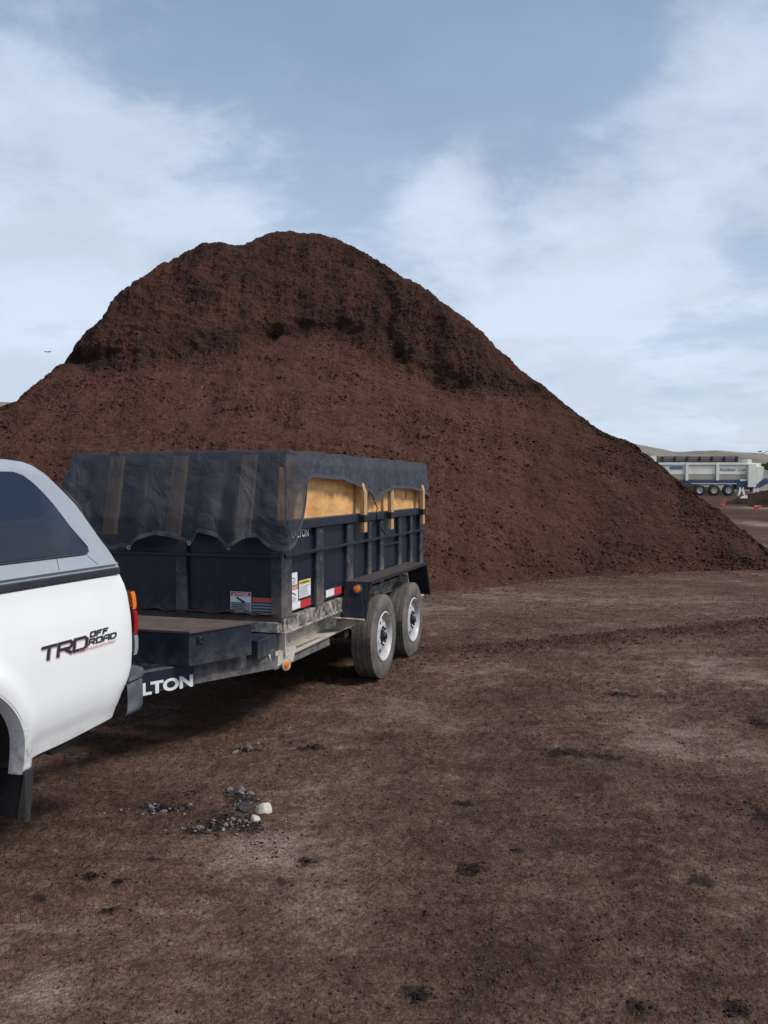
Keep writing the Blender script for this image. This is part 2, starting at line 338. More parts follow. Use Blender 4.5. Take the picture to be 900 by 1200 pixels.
# ------------------------------------------------------------------ ground
def soil_material(name, cols, attr, fine=1.0, mott=1.0):
    """cols: (loose, compact, pale); attribute 0..1 says how bare and dried the soil is"""
    m = bpy.data.materials.new(name); m.use_nodes = True; nt = m.node_tree; N = nt.nodes; L = nt.links; b = N['Principled BSDF']
    b.inputs['Roughness'].default_value = 1; b.inputs['Specular IOR Level'].default_value = .08
    at = N.new('ShaderNodeAttribute'); at.attribute_name = attr; tc = N.new('ShaderNodeTexCoord'); vec = tc.outputs['Object']
    def noise(sc, d, r=.65, dist=0):
        n = N.new('ShaderNodeTexNoise'); n.inputs['Scale'].default_value = sc; n.inputs['Detail'].default_value = d; n.inputs['Roughness'].default_value = r; n.inputs['Distortion'].default_value = dist
        L.new(vec, n.inputs['Vector']); return n.outputs['Fac']
    cr = N.new('ShaderNodeValToRGB'); e = cr.color_ramp.elements
    e[0].position = 0; e[0].color = (*cols[0], 1); e[1].position = 1; e[1].color = (*cols[2], 1)
    k = cr.color_ramp.elements.new(.5); k.color = (*cols[1], 1)
    n = noise(15*fine, 5, .62); mm = N.new('ShaderNodeMath'); mm.operation = 'MULTIPLY_ADD'; L.new(n, mm.inputs[0]); mm.inputs[1].default_value = mott; mm.inputs[2].default_value = -mott/2
    ad = N.new('ShaderNodeMath'); L.new(mm.outputs[0], ad.inputs[0]); L.new(at.outputs['Fac'], ad.inputs[1]); L.new(ad.outputs[0], cr.inputs[0])
    g1 = noise(52*fine, 4, .60, .4); g2_ = N.new('ShaderNodeMapRange'); L.new(g1, g2_.inputs[0]); g2_.inputs[1].default_value = .36; g2_.inputs[2].default_value = .64; g2_.inputs[3].default_value = .66; g2_.inputs[4].default_value = 1.40
    gm = N.new('ShaderNodeMix'); gm.data_type = 'RGBA'; gm.blend_type = 'MULTIPLY'; gm.inputs[0].default_value = 1; L.new(cr.outputs[0], gm.inputs[6]); L.new(g2_.outputs[0], gm.inputs[7])
    # dark specks of bark and char
    v = noise(60*fine, 3, .6, 1.0); mr = N.new('ShaderNodeMapRange'); L.new(v, mr.inputs[0]); mr.inputs[1].default_value = .60; mr.inputs[2].default_value = .66; mr.inputs[4].default_value = .65
    mx = N.new('ShaderNodeMix'); mx.data_type = 'RGBA'; L.new(mr.outputs[0], mx.inputs[0]); L.new(gm.outputs[2], mx.inputs[6]); mx.inputs[7].default_value = (cols[0][0]*.45, cols[0][1]*.45, cols[0][2]*.5, 1)
    st = N.new('ShaderNodeAttribute'); st.attribute_name = 'stain'; m4 = N.new('ShaderNodeMix'); m4.data_type = 'RGBA'; L.new(st.outputs['Fac'], m4.inputs[0])
    L.new(mx.outputs[2], m4.inputs[6]); m4.inputs[7].default_value = (.012,.010,.011,1); L.new(m4.outputs[2], b.inputs['Base Color'])
    n3 = noise(60*fine, 4, .65, .5); n4 = noise(14*fine, 6, .65)
    s = N.new('ShaderNodeMath'); s.operation = 'ADD'; L.new(n3, s.inputs[0]); L.new(n4, s.inputs[1])
    bp = N.new('ShaderNodeBump'); bp.inputs['Strength'].default_value = 1.0; bp.inputs['Distance'].default_value = .03/fine; L.new(s.outputs[0], bp.inputs['Height']); L.new(bp.outputs[0], b.inputs['Normal'])
    return m
GM = soil_material('yard_soil', ((.074,.040,.029), (.152,.093,.067), (.30,.218,.172)), 'bare', 1.0, .62)
MM = soil_material('compost', ((.030,.0200,.0145), (.090,.041,.029), (.160,.078,.056)), 'tone', .55, .95)

def rise(Y, X=0): return 0.0157*np.clip(Y-22, 0, 56)
def windrow(x, y):           # loose soil pushed into a low line across the yard
    ax, ay, bx, by = -1.2, 8.0, 9.0, 12.6
    d = ((x-ax)*(by-ay)-(y-ay)*(bx-ax))/math.hypot(bx-ax, by-ay); d = d+.25*gnoise(x/1.7, y/1.7, 5)
    t = sstep(-1.0, 1.0, x)
    return np.exp(-(d/.22)**2)*t
def tracks(x, y):           # lugged wheel marks curving in from the right
    out = 0
    for cx_, cy_, rr in ((3.5, 24.5, 15.6), (3.5, 24.5, 17.3), (-9.0, 6.0, 10.4), (-9.0, 6.0, 12.0), (9.0, 14.0, 9.6)):
        d = np.hypot(x-cx_, y-cy_)-rr+.10*gnoise(x/1.3, y/1.3, 17); th = np.arctan2(y-cy_, x-cx_)*rr
        band = sstep(.17, .12, np.abs(d)); lug = .55+.45*np.sign(np.sin(th*2*np.pi/.13+np.abs(d)*22))
        out = np.maximum(out, band*lug*np.clip(.3+1.3*gnoise(x/1.1+7, y/1.1, 27), 0, 1))
    return out
BARE = [(480,835,.9,.5,.30), (300,1000,.40,.22,.34), (390,1060,.4,.2,.12), (840,790,.9,.8,.32), (880,880,.6,.5,.2), (790,705,1.6,.8,.30), (470,712,1.6,.7,.28),
        (600,700,1.2,.6,.18), (850,1010,.4,.4,.15), (260,1080,.5,.2,.10), (110,1090,.4,.2,.16), (420,930,.5,.3,.15), (700,830,.6,.5,.1), (30,1150,.4,.2,.06), (560,790,.9,.4,.12),
        (640,1000,.7,1.3,-.22), (600,850,.5,1.2,-.22), (700,1150,.6,.5,-.12), (100,930,.8,.7,-.16), (880,960,.5,.6,-.08), (370,850,.5,.4,-.05), (520,1120,.35,.4,-.1), (200,960,.3,.3,-.12)]
def bareness(x, y):
    b = .36+.50*fbm(x, y*1.2, 1.3, 7, 31, .78)+.50*fbm(x*.7, y*1.5, .30, 6, 77, .82)
    for px, py, rx, ry, a in BARE:
        gx, gy = ground_xy(px, py); b = b+.62*a*np.exp(-((x-gx)/rx)**2-((y-gy)/ry)**2)
    b = (b-.44)*1.45+.50+.16*fbm(x, y*1.3, .13, 4, 207, .6)
    return b-.45*windrow(x, y)-.22*tracks(x, y)
def ground_h(x, y, detail=True):
    b = bareness(x, y)
    h = rise(y)+.035*windrow(x, y)*(1+.8*gnoise(x*5, y*5, 3))
    h = h+.03*fbm(x, y, 3.0, 3, 2)+.010*fbm(x*1.5, y*.7, .5, 3, 44)
    loose = 1-sstep(.35, .7, b)
    h = h+loose*(.010+.026*fbm(x, y, .16, 4, 51, .75))+.010*fbm(x, y, .06, 2, 61)*(.3+loose)+.012*np.clip(fbm(x, y, .11, 3, 63, .6)-.12, 0, 1)*(.3+loose)
    h = h-.012*tracks(x, y)
    # tyre ruts leading past the trailer
    for off in (0, 1.55):
        d = x-(.25+off+.10*(y-3))+.08*gnoise(y/2, y*0+off, 9); h = h-.018*np.exp(-(d/.14)**2)*sstep(14, 9, y)
    return h, b
def axis(segs):
    out = []
    for a, b, s0, s1 in segs:
        x = a
        while x < b-1e-6:
            out.append(x); t = (x-a)/(b-a); x += s0*(s1/s0)**t
    out.append(segs[-1][1]); return np.array(out)
xs = axis([(-600,-40,90,20), (-40,-6,6,.4), (-6,-3,.1,.016), (-3,3.2,.0125,.0125), (3.2,9,.016,.06), (9,45,.08,1.5), (45,600,5,80)])
ys = axis([(-40,0,8,.5), (0,2.4,.4,.02), (2.4,6,.012,.014), (6,12,.014,.03), (12,20,.03,.12), (20,60,.15,1.0), (60,120,1.2,8), (120,1500,10,150)])
GX, GY = np.meshgrid(xs, ys)
GZ, GB = ground_h(GX, GY)
# beyond the yard the damp haul road shows pale wheel-polished patches
far = sstep(24, 34, GY)
farb = .02+.5*fbm(GX*.5, GY*1.0, 5.0, 4, 91)
for px, py, rx, ry, a in ((893,604,2.0,1.4,1.2), (897,621,1.0,1.0,1.3), (872,617,.8,.6,1.0)):
    gx, gy = ground_xy(px, py); gy = min(gy, 70); gx = (px-450)/F*gy
    farb = farb+a*np.exp(-((GX-gx)/rx)**2-((GY-gy)/(ry*2))**2)*(.75+.8*fbm(GX, GY*1.5, 1.5, 3, 15))
GB = GB*(1-far)+farb*far
SPOTS = [(285,880,.13,.05),(368,877,.14,.06),(192,948,.18,.05),(275,968,.20,.09),(240,975,.14,.06),(285,938,.12,.09),(360,1012,.05,.04),(105,1030,.05,.03),(130,1068,.06,.03),(545,942,.08,.05),(605,1000,.04,.03),(490,1168,.07,.05),(550,1020,.10,.05),(745,1185,.05,.04),(865,1190,.06,.04),(660,885,.16,.06),(710,890,.12,.06),(730,815,.20,.08),(893,850,.13,.14),(897,960,.07,.12),(140,1035,.05,.03),(45,1055,.05,.03),(180,1010,.05,.02),(820,1035,.09,.05),(330,1035,.03,.02)]
stain = np.zeros_like(GX); sn_ = fbm(GX, GY, .09, 4, 201, .7)
for px, py, rx, ry in SPOTS:
    gx, gy = ground_xy(px, py); q = np.exp(-(((GX-gx)/rx)**2+((GY-gy)/(ry*1.6))**2)*1.2); stain = np.maximum(stain, sstep(.42, .62, q+.75*sn_*(q > .02)))
tag(sheet('ground', GX, GY, GZ, GM, {'bare': np.clip(GB, 0, 1), 'stain': np.clip(stain, 0, 1)*.72}), kind='structure')

# ------------------------------------------------------------------ hills
def hills():
    m = mat('hill_grass', (.22,.19,.15), .95, var=(.10,.095,.06), scale=.06, amt=.9, bump=.6, bscale=.3, detail=10)
    K = [(-900,440),(-400,455),(0,474),(300,490),(600,505),(700,512),(725,516),(745,522),(770,527),(790,531),(815,530),(840,529),(870,531),(900,533),(1000,535),(1300,528),(1800,520)]
    px = np.linspace(-900, 1800, 420); ky = np.interp(px, [k[0] for k in K], [k[1] for k in K])
    a = (px-450)/F; e = (HOR-ky)/F
    rows = np.linspace(0, 1, 40)[:, None]; D0, D1 = 150.0, 330.0
    Yc = D0+(D1-D0)*rows+0*a[None]; X = a[None]*Yc
    top = CAMH+e[None]*D1
    Z = .8+(top-.8)*sstep(0, 1, rows)*1.0+2.0*fbm(X, Yc, 40, 4, 8)*rows*(1-rows)*3+.6*fbm(X, Yc, 9, 3, 4)*rows
    Xb = a[None]*(D1+120); Yb = np.full_like(Xb, D1+160); Zb = np.full_like(Xb, -6.0)
    o = sheet('hills', np.vstack([X, Xb]), np.vstack([Yc, Yb]), np.vstack([Z, Zb]), m); tag(o, kind='structure')
hills()

# crumbs of compost and soil lying on the yard
def crumbs(name, pts, sizes, m, kind='stuff', label=None, cat=None):
    base = np.array([(1,0,0),(-1,0,0),(0,1,0),(0,-1,0),(0,0,1),(0,0,-1)], float)
    tri = np.array([(0,2,4),(2,1,4),(1,3,4),(3,0,4),(2,0,5),(1,2,5),(3,1,5),(0,3,5)])
    n = len(pts); V = base[None]*(1+.7*(RNG.rand(n, 6, 1)-.5))*sizes[:, None, None]; V = V*np.array([1, 1, .6])*(1+.5*(RNG.rand(n, 1, 3)-.5))
    V = V+.3*sizes[:, None, None]*(RNG.rand(n, 6, 3)-.5)
    th = RNG.rand(n)*6.28; c, s = np.cos(th)[:, None], np.sin(th)[:, None]
    x = V[..., 0]*c-V[..., 1]*s; y = V[..., 0]*s+V[..., 1]*c
    V = np.stack([x+pts[:, None, 0], y+pts[:, None, 1], V[..., 2]+pts[:, None, 2]+sizes[:, None]*.2], -1).reshape(-1, 3)
    Fc = (tri[None]+6*np.arange(n)[:, None, None]).reshape(-1, 3)
    me = bpy.data.meshes.new(name); me.vertices.add(len(V)); me.vertices.foreach_set('co', V.astype(np.float32).ravel())
    me.loops.add(len(Fc)*3); me.loops.foreach_set('vertex_index', Fc.astype(np.int32).ravel()); me.polygons.add(len(Fc)); me.polygons.foreach_set('loop_start', np.arange(0, len(Fc)*3, 3, dtype=np.int32))
    me.update(calc_edges=True); me.materials.append(m); o = bpy.data.objects.new(name, me); C.collection.objects.link(o)
    return tag(o, label, cat, kind=kind)
# ------------------------------------------------------------------ the compost pile
def pile():
    cr = np.array([(-900,610),(-700,575),(-500,545),(-300,515),(-150,497),(-50,484),(0,478),(20,472),(40,455),(65,432),(90,405),(110,384),(140,351),(165,331),(190,310),(215,301),(240,290),(280,291),(300,283),(330,274),(365,276),(400,285),(440,306),(470,323),(500,345),(530,365),(560,390),(590,414),(620,440),(655,468),(690,497),(740,521),(800,566),(850,604),(900,649),(918,664)], float)
    lg = np.array([(-900,620),(-100,500),(40,452),(70,445),(100,447),(130,440),(200,428),(250,419),(300,407),(350,400),(400,404),(440,422),(480,440),(520,455),(560,467),(620,482),(690,505),(1010,700)], float)
    ft = np.array([(-900,660),(-500,675),(0,700),(300,703),(400,700),(500,691),(600,684),(700,675),(800,670),(900,667),(918,667)], float)
    NC = 1500
    px = np.concatenate([np.linspace(-900, -60, 120)[:-1], np.linspace(-60, 918, NC)])
    def ip(k): return np.interp(px, k[:, 0], k[:, 1])
    def sm(y, w_=9):
        k = np.hanning(w_+2)[1:-1]; k /= k.sum(); return np.convolve(np.pad(y, w_//2, 'edge'), k, 'valid')
    a = (px-450)/F; ec = (HOR-sm(ip(cr), 15))/F; el = (HOR-sm(ip(lg), 41))/F; Yf = CAMH*F/(sm(ip(ft), 41)-HOR); Yf = Yf+.22*fbm(a*14, a*0, .9, 4, 55)
    wcut = sstep(45, 120, px)*(1-sstep(560, 700, px)); m1 = .62-.05*sstep(500, 900, px)
    el = np.minimum(el, ec-.004)
    el = ec*(1-wcut)+el*wcut-.004*(1-wcut)
    Yl = (CAMH+m1*Yf)/(m1-el); zl = m1*(Yl-Yf)
    m2 = m1+(1.35-.62)*wcut
    Yc = (CAMH-zl+m2*Yl)/(m2-ec); zc = zl+m2*(Yc-Yl)
    Yc = sm(Yc, 61)[:len(px)]; zc = CAMH+ec*Yc
    NA, NU, NB = 520, 330, 60
    pa = np.linspace(0, 1, NA)[:, None]; pu = np.linspace(0, 1, NU+1)[1:, None]; pb = np.linspace(0, 1, NB+1)[1:, None]
    # concave foot: loose material flattens where it meets the yard
    Ya = Yf-.35+(Yl-Yf+.35)*pa; za = -.05+(zl+.05)*(pa+.0*pa)-.22*np.sin(np.pi*np.clip(pa*3, 0, 1))*.5
    Yu = Yl+(Yc-Yl)*pu; zu = zl+(zc-zl)*(pu+.10*np.sin(np.pi*pu)*wcut)
    top = np.minimum(1, (zc)/3.0)
    Yb = Yc+(zc/.7+1.0)*pb; zb = zc*(1-pb**1.15)-.3*pb
    Y = np.vstack([Ya, Yu, Yb]); Z = np.vstack([za, zu, zb]); X = a[None]*Y
    rows = np.arange(Y.shape[0])[:, None]; W = np.broadcast_to(wcut[None], Y.shape)
    S = Y+Z
    up = np.clip((rows-NA)/NU, 0, 1)*(rows <= NA+NU)
    upper = sstep(NA-14, NA+6, rows)*(1-sstep(NA+NU-2, NA+NU+2, rows)); upper = np.broadcast_to(upper, Y.shape)
    foot = sstep(0, .22, Z+.05)
    n = .24*fbm(X, S, 2.6, 3, 1)+.10*fbm(X, S, .75, 3, 2, .6)+.030*fbm(X, S, .16, 3, 3, .7)
    # rills and slabs on the cut face
    gul = fbm(X, S*.22, .9, 4, 6, .55, ridged=True)
    slab = fbm(X*.55, S, .7, 4, 12, .6, ridged=True)
    n = n+upper*W*(.15*(gul-.35)+.09*(slab-.3)+.06*fbm(X, S, .3, 3, 19))
    n = n+(1-upper)*.06*(fbm(X*.6, S*1.3, .9, 4, 33, .6, ridged=True)-.3)
    slide = fbm(X*1.0+.12*fbm(X, S, 1.5, 2, 3), S*.13, .45, 4, 39, .6)
    rough = sstep(-.25, .35, fbm(X, S, 1.7, 3, 45))
    n = n+(.008+.045*rough)*fbm(X, S, .07, 2, 37)+.05*(1-upper)*slide
    lump = fbm(X, S, .24, 2, 49); n = n+.10*rough*np.clip(lump-.22, 0, 1)
    crest = 1-.35*np.exp(-((rows-NA-NU)/30.0)**2)
    n = n*foot*crest
    # undercut just above the apron, deep in places and absent in others
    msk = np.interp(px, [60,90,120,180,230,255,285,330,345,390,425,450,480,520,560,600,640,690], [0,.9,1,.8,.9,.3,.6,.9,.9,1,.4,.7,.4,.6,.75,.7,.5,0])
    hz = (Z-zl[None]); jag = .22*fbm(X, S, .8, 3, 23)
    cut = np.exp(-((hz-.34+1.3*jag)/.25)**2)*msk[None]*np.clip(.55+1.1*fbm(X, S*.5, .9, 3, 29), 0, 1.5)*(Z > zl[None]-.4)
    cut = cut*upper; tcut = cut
    # the dark gully dropping from the crest on the right of the face
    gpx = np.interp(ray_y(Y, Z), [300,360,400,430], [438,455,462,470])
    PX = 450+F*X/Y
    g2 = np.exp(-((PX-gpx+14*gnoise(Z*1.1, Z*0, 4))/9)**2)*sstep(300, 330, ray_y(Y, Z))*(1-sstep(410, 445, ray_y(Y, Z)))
    dy = -.55*n+.34*cut+.16*g2*upper; dz = .8*n-.12*cut
    # old slump channel on the right-hand apron
    g3 = np.exp(-((PX-np.interp(ray_y(Y, Z), [480,560,680], [640,680,705]))/15)**2)*sstep(520, 560, ray_y(Y, Z))*(Z > .1)
    dz = dz-.10*g3*foot
    X2 = X+.04*fbm(X+9, S, .3, 3, 41)*foot; Y2 = Y+dy; Z2 = Z+dz
    up2 = sstep(-60, 75, rows-NA+70*fbm(X, S, .9, 4, 83))*(1-sstep(NA+NU-2, NA+NU+30, rows)); up2 = np.broadcast_to(up2, Y.shape)
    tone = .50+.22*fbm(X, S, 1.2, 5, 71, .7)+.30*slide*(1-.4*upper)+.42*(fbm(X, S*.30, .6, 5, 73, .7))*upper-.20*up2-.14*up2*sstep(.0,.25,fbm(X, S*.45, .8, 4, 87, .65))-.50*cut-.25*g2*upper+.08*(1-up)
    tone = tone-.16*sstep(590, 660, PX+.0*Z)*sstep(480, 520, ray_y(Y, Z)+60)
    Z2 = Z2+rise(Y2)*0
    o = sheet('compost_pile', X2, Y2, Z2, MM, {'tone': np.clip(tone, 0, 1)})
    # lumps that broke off and lie on the slope
    k = 30000; ii = RNG.randint(20, NA+int(NU*.5), k); jj = RNG.randint(120, X.shape[1]-4, k); ok = RNG.rand(k) < rough[ii, jj]*.9+.1
    ii, jj = ii[ok], jj[ok]; pts = np.stack([X2[ii, jj], Y2[ii, jj]-.01, Z2[ii, jj]], -1)
    lm = mat('broken_compost', (.050,.026,.019), .95, spec=.06, var=(.125,.068,.048), scale=5, amt=.9)
    crumbs('slope_lumps', pts, .008+.045*RNG.rand(len(pts))**5, lm, label='broken lumps of compost lying on the slope of the pile', cat='compost lumps')
    tag(o, 'huge dark brown compost pile with a steep cut upper face, behind the trailer', 'compost pile')
def ray_y(Y, Z): return HOR-F*(Z-CAMH)/Y
pile()

def scatter(n, xlim, ylim, power=1.0):
    u = RNG.rand(n); y = ylim[0]+(ylim[1]-ylim[0])*u**power; x = (xlim[0]+(xlim[1]-xlim[0])*RNG.rand(n))*y
    return x, y
x, y = scatter(90000, (-.55,.55), (2.4,14), 1.5); z, b = ground_h(x, y); keep = RNG.rand(len(x)) < np.clip(1.15-b*1.3, .10, 1)
x, y, z = x[keep], y[keep], z[keep]; sz = .0011+.0065*RNG.rand(len(x))**7*(1+y/14)+.00028*y
crumbs('soil_crumbs', np.stack([x, y, z], -1), sz, mat('crumb_soil', (.055,.032,.024), .95, spec=.06, var=(.13,.082,.062), scale=9, amt=.8), label='loose crumbs of soil and compost scattered over the yard', cat='soil crumbs')
# larger clods in the windrow and along the foot of the pile
n = 5200; t = RNG.rand(n)**.8; x = -.2+9.2*t; y = 8.45+4.15*t+.24*RNG.randn(n); z, b = ground_h(x, y)
q = 4200; pxs = 470+450*RNG.rand(q); yf = CAMH*F/(np.interp(pxs, [470,600,700,800,920], [693,684,675,670,667])-HOR)-.15-.5*np.abs(RNG.randn(q))**1.5+.25
x2 = (pxs-450)/F*yf; z2, b2 = ground_h(x2, yf)
P = np.concatenate([np.stack([x, y, z], -1), np.stack([x2, yf, z2], -1)]); sz = .005+.020*RNG.rand(len(P))**5
CM = mat('clod_soil', (.060,.032,.023), .95, spec=.06, var=(.11,.065,.048), scale=9, amt=.9)
crumbs('compost_clods', P, sz, CM, label='lumps of compost strewn along the foot of the pile', cat='compost clods')
# black char flecks in small patches
spots = [(285,880,.10,60),(368,877,.12,70),(192,948,.14,120),(275,968,.18,200),(240,975,.12,90),(360,1012,.05,30),(105,1030,.04,25),(130,1068,.05,25),(225,930,.1,50),(545,942,.07,40),(605,1000,.03,20),(490,1168,.06,50),(550,1020,.09,50),(745,1185,.05,25),(865,1190,.06,30),(700,1105,.06,25),(660,885,.14,50),(720,815,.12,40),(885,850,.16,60),(140,1035,.05,20),(90,885,.12,30),(300,990,.3,60),(870,940,.3,50)]
L_ = []
for px, py, r, n in spots:
    gx, gy = ground_xy(px, py); n = int(n*1.6); q_ = RNG.rand(n)**.8; L_.append(np.stack([gx+r*RNG.randn(n)*.8*q_+.3*r*np.sin(3*q_*RNG.randn(n)), gy+r*RNG.randn(n)*.5*q_], -1))
L_ = np.concatenate(L_); z, b = ground_h(L_[:, 0], L_[:, 1])
crumbs('char_flecks', np.column_stack([L_, z-.001]), .002+.009*RNG.rand(len(L_))**3, mat('black_char', (.010,.009,.010), .95, spec=.06, var=(.03,.026,.027), scale=30), label='black flecks of char in small patches on the bare soil', cat='char flecks')

# ------------------------------------------------------------------ stones
def stone(px, py, wpx, hpx, m, label, group=None, seed=0, rz=0.0):
    gx, gy = ground_xy(px, py); k = gy/F; rx, rz_ = wpx*k/2, hpx*k/2
    bm = bmesh.new(); bmesh.ops.create_icosphere(bm, subdivisions=3, radius=1)
    rr = random.Random(seed); off = Vector((rr.random()*9, rr.random()*9, seed))
    from mathutils import noise as mn
    planes = [Vector((rr.uniform(-1,1), rr.uniform(-1,1), rr.uniform(-.2,1))).normalized() for _ in range(9)]
    for v in bm.verts:
        d = v.co.normalized(); r = 1+.18*mn.noise(d*1.4+off)+.06*mn.noise(d*4+off)
        p = d*r
        for q in planes:
            s = p.dot(q)-.66
            if s > 0: p -= q*s*.95
        v.co = p
    me = bpy.data.meshes.new('stone'); bm.to_mesh(me); bm.free()
    for p in me.polygons: p.use_smooth = m is SW
    me.materials.append(m); o = bpy.data.objects.new('stone', me); C.collection.objects.link(o)
    h, _ = ground_h(np.array([gx]), np.array([gy]))
    o.scale = (rx, rx*.85, rz_*.95); o.rotation_euler = (0, 0, rz); o.location = (gx, gy+rx*.4, float(h[0])+rz_*.42)
    return tag(o, label, 'stone', group)
SW = mat('pale_stone', (.62,.56,.47), .85, var=(.38,.32,.26), scale=7, amt=.7, bump=.5, bscale=9)
SG = mat('grey_stone', (.10,.095,.095), .85, spec=.06, var=(.30,.285,.275), scale=3, amt=.8, bump=.6, bscale=9)
SD = mat('dark_stone', (.035,.033,.036), .8, spec=.06, var=(.12,.11,.115), scale=3, amt=.8, bump=.6, bscale=9)
stone(308, 957, 22, 21, SW, 'largest cream coloured stone, lying at the right end of the stones', seed=1)
stone(298.5, 965, 14, 13, SW, 'second cream stone, smaller and touching the largest cream stone', seed=2)
GG = 'grey stones lying among black char'
for i, (px, py, ww, hh, mm, lab) in enumerate([
        (270,930,10,9,SG,'round grey stone at the left end of the back row behind the cream stones'), (283,929,11,9,SG,'grey stone topmost of the cluster behind the cream stones'),
        (281,934,12,7,SG,'flat grey stone in the middle of the cluster behind the cream stones'), (293,932,11,7,SG,'grey stone at the right end of the cluster behind the cream stones'),
        (281,942,7,6,SG,'small pale pebble between the back cluster and the big dark stone'), (286,954,22,13,SD,'big dark grey stone touching the left side of the cream stones'),
        (272,963,8,6,SG,'small grey stone in the front row below the big dark stone'), (280,965,8,6,SG,'small grey stone left of the smaller cream stone, second from it'), (288,966,8,6,SG,'small grey stone right against the smaller cream stone'),
        (264,971,9,7,SG,'grey stone in the middle of the front row'), (249,974,9,12,SD,'tall dark stone standing in the front row'), (234,978,14,8,SG,'long pale grey stone near the left end of the front row'),
        (243,981,8,5,SD,'low dark stone beside the long pale grey one'), (271,970,6,5,SG,'smallest grey pebble in the front row'),
        (176,949,10,8,SG,'round grey stone at the far left patch'), (190,953,12,5,SG,'flat white topped stone at the far left patch'), (213,950,9,6,SD,'dark stone at the right of the far left patch'), (180,955,6,4,SG,'tiny grey pebble under the round stone of the far left patch'),
        (276,883,12,6,SG,'flat grey stone, left of the three nearest the trailer'), (292,878,11,6,SG,'grey stone, middle of the three nearest the trailer'), (302,875,7,4,SG,'smallest grey stone, right of the three nearest the trailer'), (363,875,9,5,SD,'lone dark stone on the char patch right of the others'),
        (258,977,7,5,SD,'dark stone at the foot of the tall dark stone'), (268,936,6,5,SD,'dark pebble under the round grey stone of the back row'), (291,938,7,5,SD,'dark pebble below the right end of the back cluster')]):
    stone(px, py, ww, hh, mm, lab, GG, seed=10+i, rz=i*1.1)

ch = []
for px, py, rx_, ry_, n in ((262,973,.16,.05,260), (283,938,.07,.09,140), (190,951,.10,.04,110), (288,880,.10,.03,70), (283,962,.07,.05,90)):
    gx, gy = ground_xy(px, py); ch.append(np.stack([gx+rx_*RNG.randn(n), gy+ry_*RNG.randn(n)], -1))
ch = np.concatenate(ch); z, b = ground_h(ch[:, 0], ch[:, 1])
crumbs('stone_chips', np.column_stack([ch, z]), .002+.011*RNG.rand(len(ch))**2.5, mat('chip_stone', (.03,.028,.03), .85, spec=.06, var=(.30,.28,.27), scale=22, amt=.9, lo=.45, hi=.6), label='grey and black stone chips strewn between the stones', cat='stone chips')

# ------------------------------------------------------------------ wheels
def tyre_profile(Rr, rr, w_):
    h = w_/2
    return [(-h*.78, rr), (-h*.98, rr+.03), (-h*1.04, (Rr+rr)/2), (-h*.98, Rr-.045), (-h*.88, Rr-.014), (-h*.72, Rr-.002),
            (h*.72, Rr-.002), (h*.88, Rr-.014), (h*.98, Rr-.045), (h*1.04, (Rr+rr)/2), (h*.98, rr+.03), (h*.78, rr)]
def make_tyre(parent, Rr, rr, w_, name='tyre'):
    mb = MB(); h = w_/2; n = 120
    side = [(-h*.78, rr), (-h*.93, rr+.018), (-h*1.0, rr+.05), (-h*1.04, (Rr+rr)/2), (-h*1.0, Rr-.055), (-h*.94, Rr-.028), (-h*.86, Rr-.010)]
    prof = list(side); gr = [-.80,-.44,-.40,-.06,-.02,.02]  # circumferential grooves
    for a, b in ((-.84,-.50), (-.44,-.10), (-.04,.04), (.10,.44), (.50,.84)):
        prof += [(a*h, Rr-.002), (b*h, Rr-.002), (b*h+.001, Rr-.010), (b*h+.011, Rr-.010)]
    prof = prof[:-2]+[(-p[0], p[1]) for p in reversed(side)]
    # sipes: pull the tread in on every third segment, staggered per rib
    start = len(mb.v); mb.lathe(prof, n=n)
    ns = len(side)
    for i in range(ns, len(prof)-ns):
        for k in range(n):
            if (k+(i-ns)//4) % 3 == 0 and abs(prof[i][1]-(Rr-.002)) < 1e-6:
                v = mb.v[start+i*n+k]; q = (Rr-.005)/(Rr-.002); mb.v[start+i*n+k] = (v[0], v[1]*q, v[2]*q)
    for i in (ns-1, len(prof)-ns):      # shoulder lugs
        for k in range(n):
            if k % 3 == 0:
                v = mb.v[start+i*n+k]; q = (Rr-.015)/(Rr-.010); mb.v[start+i*n+k] = (v[0], v[1]*q, v[2]*q)
    return mb.build(name, M['tyre'], parent, smooth=True, angle=25)
